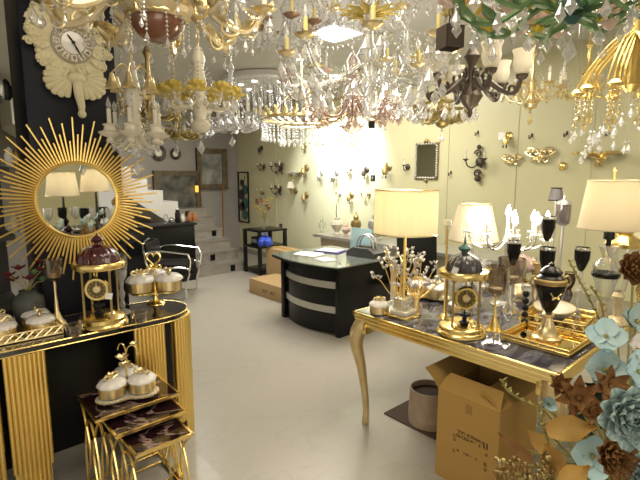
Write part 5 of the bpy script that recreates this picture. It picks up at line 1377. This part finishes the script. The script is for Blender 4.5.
# ---------------------------------------------------------------- lights in the ceiling
def panel(px, py, sx, sy, label, m=COOL):
    c = on_z(px, py, CH)
    t = thing('ceiling_light', label, 'ceiling light', (c.x, c.y, CH-.02))
    b = B()
    for s_ in (-1, 1): b.box((s_*sx/2, 0, 0), (.03, sy+.03, .036)).box((0, s_*sy/2, 0), (sx, .03, .036))
    b.build('frame', PAPER, t); B().box((0, 0, .002), (sx-.02, sy-.02, .016)).build('diffuser', m, t); return t
panel(334, 30, .42, .42, 'bright square cool white ceiling panel above centre chandeliers')
for i, (px, py, l) in enumerate(((235, 79, 'small lit round downlight nearest the big cream chandelier'), (300, 58, 'small lit round downlight left of bright ceiling panel'), (301, 88, 'small lit round downlight above gold ring chandelier'))):
    c = on_z(px, py, CH); t = thing('downlight', l, 'ceiling light', (c.x, c.y, CH-.012))
    B().lathe([(.05, -.004), (.075, -.006), (.08, .004), (.08, .011), (.05, .011)], 24, ring=True).build('trim_ring', PAPER, t); B().lathe([(0, 0), (.05, 0), (.05, .01), (0, .01)], 20).build('lens', LEDW, t)
# spot bars that wash the cream wall
for i, (px, py) in enumerate(((352, 150), (322, 165))):
    tg_ = on_x(px, py, WX); loc = Vector((WX-1.0, tg_.y-.1, CH-.12))
    t = thing('wall_spotlight', ['white ceiling spotlight washing wall near its brightest patch', 'white ceiling spotlight washing wall farther left'][i], 'spotlight', loc)
    dirv = (tg_ - loc).normalized(); M = dirv.to_track_quat('-Z', 'Y').to_matrix().to_4x4()
    B().on(M).shell([(.035, -.06), (.035, .06)], 18, th=.004).build('can', PAPER, t); B().on(M).lathe([(0, -.03), (.03, -.03), (.03, -.02), (0, -.02)], 16).build('lens', LEDW, t)
    B().tube([(0, 0, .0), (0, 0, .119)], .010, 6).build('stem', PAPER, t)
    spot('wall_spot_beam', loc + dirv*.08, tg_, (430, 260)[i], (.86, .93, 1.0), 74, .9, .04)

# ---------------------------------------------------------------- wall lights on the cream wall
def wall_at(px, py): p = on_x(px, py, WX); return p, (p.x*_fx + p.y*_fy)/F
def scroll(b, y0, z0, r, s, turns=17, th=.007, x=-.05):
    return b.tube([(x, y0 + s*r*(1-i/(turns+4))*cos(i*.55), z0 + r*(1-i/(turns+4))*sin(i*.55)) for i in range(turns)], th, 5)
def sconce(label, px, py, m, style, size=1.0, shade=None):
    p, k = wall_at(px, py)
    t = thing('wall_sconce', label, 'wall lamp', (WX, p.y, p.z), 0); z = size*.82
    B().on(R(-pi/2, 'Y')).lathe([(.055*z, 0), (.06*z, .008), (.045*z, .018), (.02*z, .03), (.0, .032)], 16).build('back_plate', m, t)
    if style in ('single', 'double', 'double_scroll'):
        for s_ in ((-1, 1) if style != 'single' else (1,)):
            yy = s_*(.13*z if style != 'single' else .0)
            b = B().tube(bez([(-.02, 0, 0), (-.07*z, yy*.4, -.07*z), (-.12*z, yy*.8, -.05*z), (-.13*z, yy, .02*z)], 14), .009*z, 6)
            if style == 'double_scroll': scroll(b, yy*.6, .05*z, .05*z, s_, 17, .008*z); scroll(b, yy*.7, -.09*z, .035*z, -s_, 15, .007*z)
            a = b.build('arm', m, t)
            B().lathe([(.012*z, .015*z), (.034*z, .03*z), (.04*z, .04*z), (.01*z, .04*z)], 14, (-.13*z, yy, 0)).build('cup', m, a)
            if shade is not None: B().shell([(.075*z, .06*z), (.04*z, .17*z)] if shade is not FROST else [(.03*z, .04*z), (.06*z, .10*z), (.07*z, .16*z)], 18, (-.13*z, yy, 0)).build('shade', shade, a); B().lathe([(.009*z, .04*z), (.009*z, .1*z), (0, .1*z)], 8, (-.13*z, yy, 0)).build('candle_sleeve', IVORY, a)
            else:
                B().lathe([(.011*z, .04*z), (.011*z, .11*z), (0, .112*z)], 10, (-.13*z, yy, 0)).build('candle_sleeve', IVORY, a); B().lathe([(.006*z, .11*z), (.012*z, .13*z), (0, .165*z)], 8, (-.13*z, yy, 0)).build('bulb', CRY, a)
    elif style == 'drop':
        B().tube(bez([(-.02, 0, 0), (-.06*z, 0, .05*z), (-.09*z, 0, 0)], 8), .008*z, 5).build('arm', m, t)
        o = B().lathe([(.02*z, .0), (.04*z, -.03*z), (.045*z, -.09*z), (.02*z, -.12*z)], 12, (-.09*z, 0, 0)).build('body', m, t)
        for k_ in range(3): B().gem((-.09*z+.03*z*cos(k_*2.1), .03*z*sin(k_*2.1), -.11*z), .014*z, .07*z).build('crystal_drop', CRYD, o)
    elif style == 'leaf':
        b = B()
        for s_ in (-1, 1):
            scroll(b, s_*.06*z, .06*z, .055*z, s_, 17, .013*z, -.035); scroll(b, s_*.17*z, .05*z, .045*z, s_, 17, .012*z, -.03); scroll(b, s_*.09*z, -.06*z, .06*z, -s_, 17, .013*z, -.03)
            b.tube(bez([(-.03, 0, -.10*z), (-.04, s_*.06*z, -.02*z), (-.04, s_*.15*z, .0), (-.03, s_*.24*z, .07*z)], 12), [.016*z]*12+[.008*z], 6)
            b.tube(bez([(-.03, 0, .02), (-.04, s_*.08*z, .11*z), (-.03, s_*.2*z, .12*z)], 12), .013*z, 6)
        b.build('leaf_scrolls', m, t)
    elif style == 'tray':
        for s_ in (-1, 1): B().lathe([(.02*z, .02*z), (.10*z, .03*z), (.11*z, .05*z), (.09*z, .05*z)], 16, (-.10*z, s_*.14*z, 0)).build('glass_dish', m, t)
        B().tube([(-.1*z, -.14*z, .03*z), (-.05*z, 0, -.02*z), (-.1*z, .14*z, .03*z)], .009*z, 6).build('arm', m, t)
        b = B()
        for k_ in range(6): b.gem((-.06*z+.03*cos(k_), .03*z*sin(k_*1.05), -.03*z), .016*z, .08*z)
        b.build('crystal_cluster', CRYA, t)
    return t
for a in ((264, 167, BRONZE, 'double_scroll', .85, None, 'bronze scroll sconce, leftmost of the upper row by the stairs'), (281, 168, BRONZE, 'double_scroll', 1.25, None, 'large dark bronze scroll sconce, second in upper row'),
          (296, 174, IVORY, 'tray', .95, None, 'white dish sconce in upper row, third from stairs'), (307, 168, BRASSD, 'drop', 1.2, None, 'brass drop sconce at end of upper row near crystal fringe'),
          (263, 192, BRASSD, 'double', .85, None, 'pale brass double candle sconce, leftmost of lower row'), (280, 190, BRONZE, 'double_scroll', 1.1, None, 'bronze scroll sconce, second of lower row'),
          (296, 191, BRASSD, 'single', 1.2, LAMPSW, 'sconce with little white bell shade in lower row'), (307, 195, BRASSD, 'drop', 1.1, None, 'round brass drop sconce below the upper brass drop one'),
          (322, 173, SILVER, 'drop', 1.0, None, 'silver drop sconce left of brightest wall patch'), (337, 172, SILVER, 'drop', 1.3, None, 'dark silver drop sconce under brightest wall patch'),
          (351, 168, SILVER, 'drop', .9, None, 'thin silver sconce within brightest wall patch'), (367, 170, BRONZE, 'drop', 1.0, None, 'dark drop sconce right of brightest wall patch'),
          (389, 167, BRASSD, 'drop', 1.2, None, 'brass drop sconce left of wall mirror by one gap'), (408, 167, BRONZE, 'single', .9, None, 'single dark sconce just left of beaded wall mirror'),
          (340, 194, SILVER, 'single', .8, None, 'low silver candle sconce above the desk'), (352, 195, BRASSD, 'drop', 1.0, None, 'low brass drop sconce above the desk'), (369, 195, BRASSD, 'double', .8, None, 'low double brass sconce beside pleated lamp shade'),
          (262, 148, BRONZE, 'drop', .9, None, 'dark drop sconce under crystal curtain chandelier'), (306, 145, BRASSD, 'drop', .9, None, 'brass sconce just below gold ring chandelier fringe'),
          (480, 162, BRONZE, 'double', 1.15, None, 'dark bronze two-arm sconce right of wall mirror'),
          (541, 156, PGOLD, 'leaf', .85, None, 'broad pale gold scroll sconce, larger of two above lit candelabra'), (513, 160, PGOLD, 'leaf', .62, None, 'narrower pale gold scroll sconce, left of the broad one'),
          (563, 166, GOLD, 'single', .85, None, 'gold single candle sconce above small grey lamp'), (601, 157, GOLD, 'tray', 1.15, None, 'gold two-dish sconce above the crystal urn lamp'),
          (509, 136, GOLD, 'drop', 1.0, None, 'gold drop sconce with white tag above leaf sconce')):
    s_ = sconce(a[6], a[0], a[1], a[2], a[3], a[4], a[5])
    if a[0] == 509: B().box((-.06, .06, .0), (.004, .075, .085)).build('price_tag', PAPER, s_, 'white square price tag')
    if a[0] == 480:
        b = B(); scroll(b, 0, .10, .05, 1, 17, .011); scroll(b, 0, -.14, .05, -1, 17, .012); b.ball((-.04, .0, -.2), .04, 8).ball((-.04, -.04, -.01), .045, 8).ball((-.04, 0, .18), .028, 8); b.build('scroll_body', BRONZE, s_)
for px, py, l in ((333, 178, 'black square switch plate left of low silver sconce'), (373, 178, 'black square switch plate right of bright wall patch'), (281, 226, 'dark square socket plate low on wall near black stand'), (257, 201, 'small brown square plate beside leaf panel')):
    p, k = wall_at(px, py); t = thing('switch_plate', l, 'switch', (WX, p.y, p.z))
    B().box((-.006, 0, 0), (.012, .085, .085), 0, .003).build('plate', BLACKM if px != 257 else BROWNF, t); B().box((-.013, 0, 0), (.006, .03, .045)).build('rocker', GREYSH, t)
for i, (px, py, l) in enumerate(((532, 137, 'small dark wall hook right of gold drop sconce'), (567, 135, 'small dark wall hook above single gold candle sconce'), (609, 134, 'small dark wall hook above gold two-dish sconce'), (478, 134, 'thin dark wall hook above bronze two-arm sconce'), (451, 174, 'small dark wall hook right of wall mirror'))):
    p, k = wall_at(px, py); t = thing('wall_hook', l, 'hook', (WX, p.y, p.z))
    B().tube(bez([(0, 0, .03), (-.03, 0, .0), (-.04, .015, -.02), (-.03, .02, .02)], 10), .006, 5).build('hook', BRONZE, t); B().box((-.003, 0, .02), (.006, .02, .04)).build('plate', BRONZE, t)
p, k = wall_at(596, 139); tag(B().box((-.002, 0, 0), (.004, .045, .11)).build('paper_label', PAPER, loc=(WX, p.y, p.z)), 'white upright paper label on wall above gold two-dish sconce', 'label')
# beaded wall mirror
p, k = wall_at(427, 161)
t = thing('beaded_wall_mirror', 'upright rectangular mirror with beaded silver frame on cream wall', 'mirror', (WX, p.y, p.z))
hw, hh = 11*k/.80, 18*k
B().box((-.008, 0, 0), (.016, 2*hw, 2*hh)).build('backing', BRASSD, t); B().box((-.018, 0, 0), (.006, 2*hw-.07, 2*hh-.07)).build('mirror_glass', MIRROR, t)
b = B()
for s_ in (-1, 1):
    for i in range(15): b.ball((-.022, s_*(hw-.02), -hh+.02+(2*hh-.04)*i/14), .017, 8)
    for i in range(9): b.ball((-.022, -hw+.02+(2*hw-.04)*i/8, s_*(hh-.02)), .017, 8)
b.build('beaded_frame', SILVER, t)
b = B().ball((-.02, 0, hh+.02), .03, 8).ball((-.02, .03, hh+.005), .018, 8).ball((-.02, -.03, hh+.005), .018, 8).ball((-.02, 0, -hh-.015), .025, 8); b.build('crest', BRASSD, t)
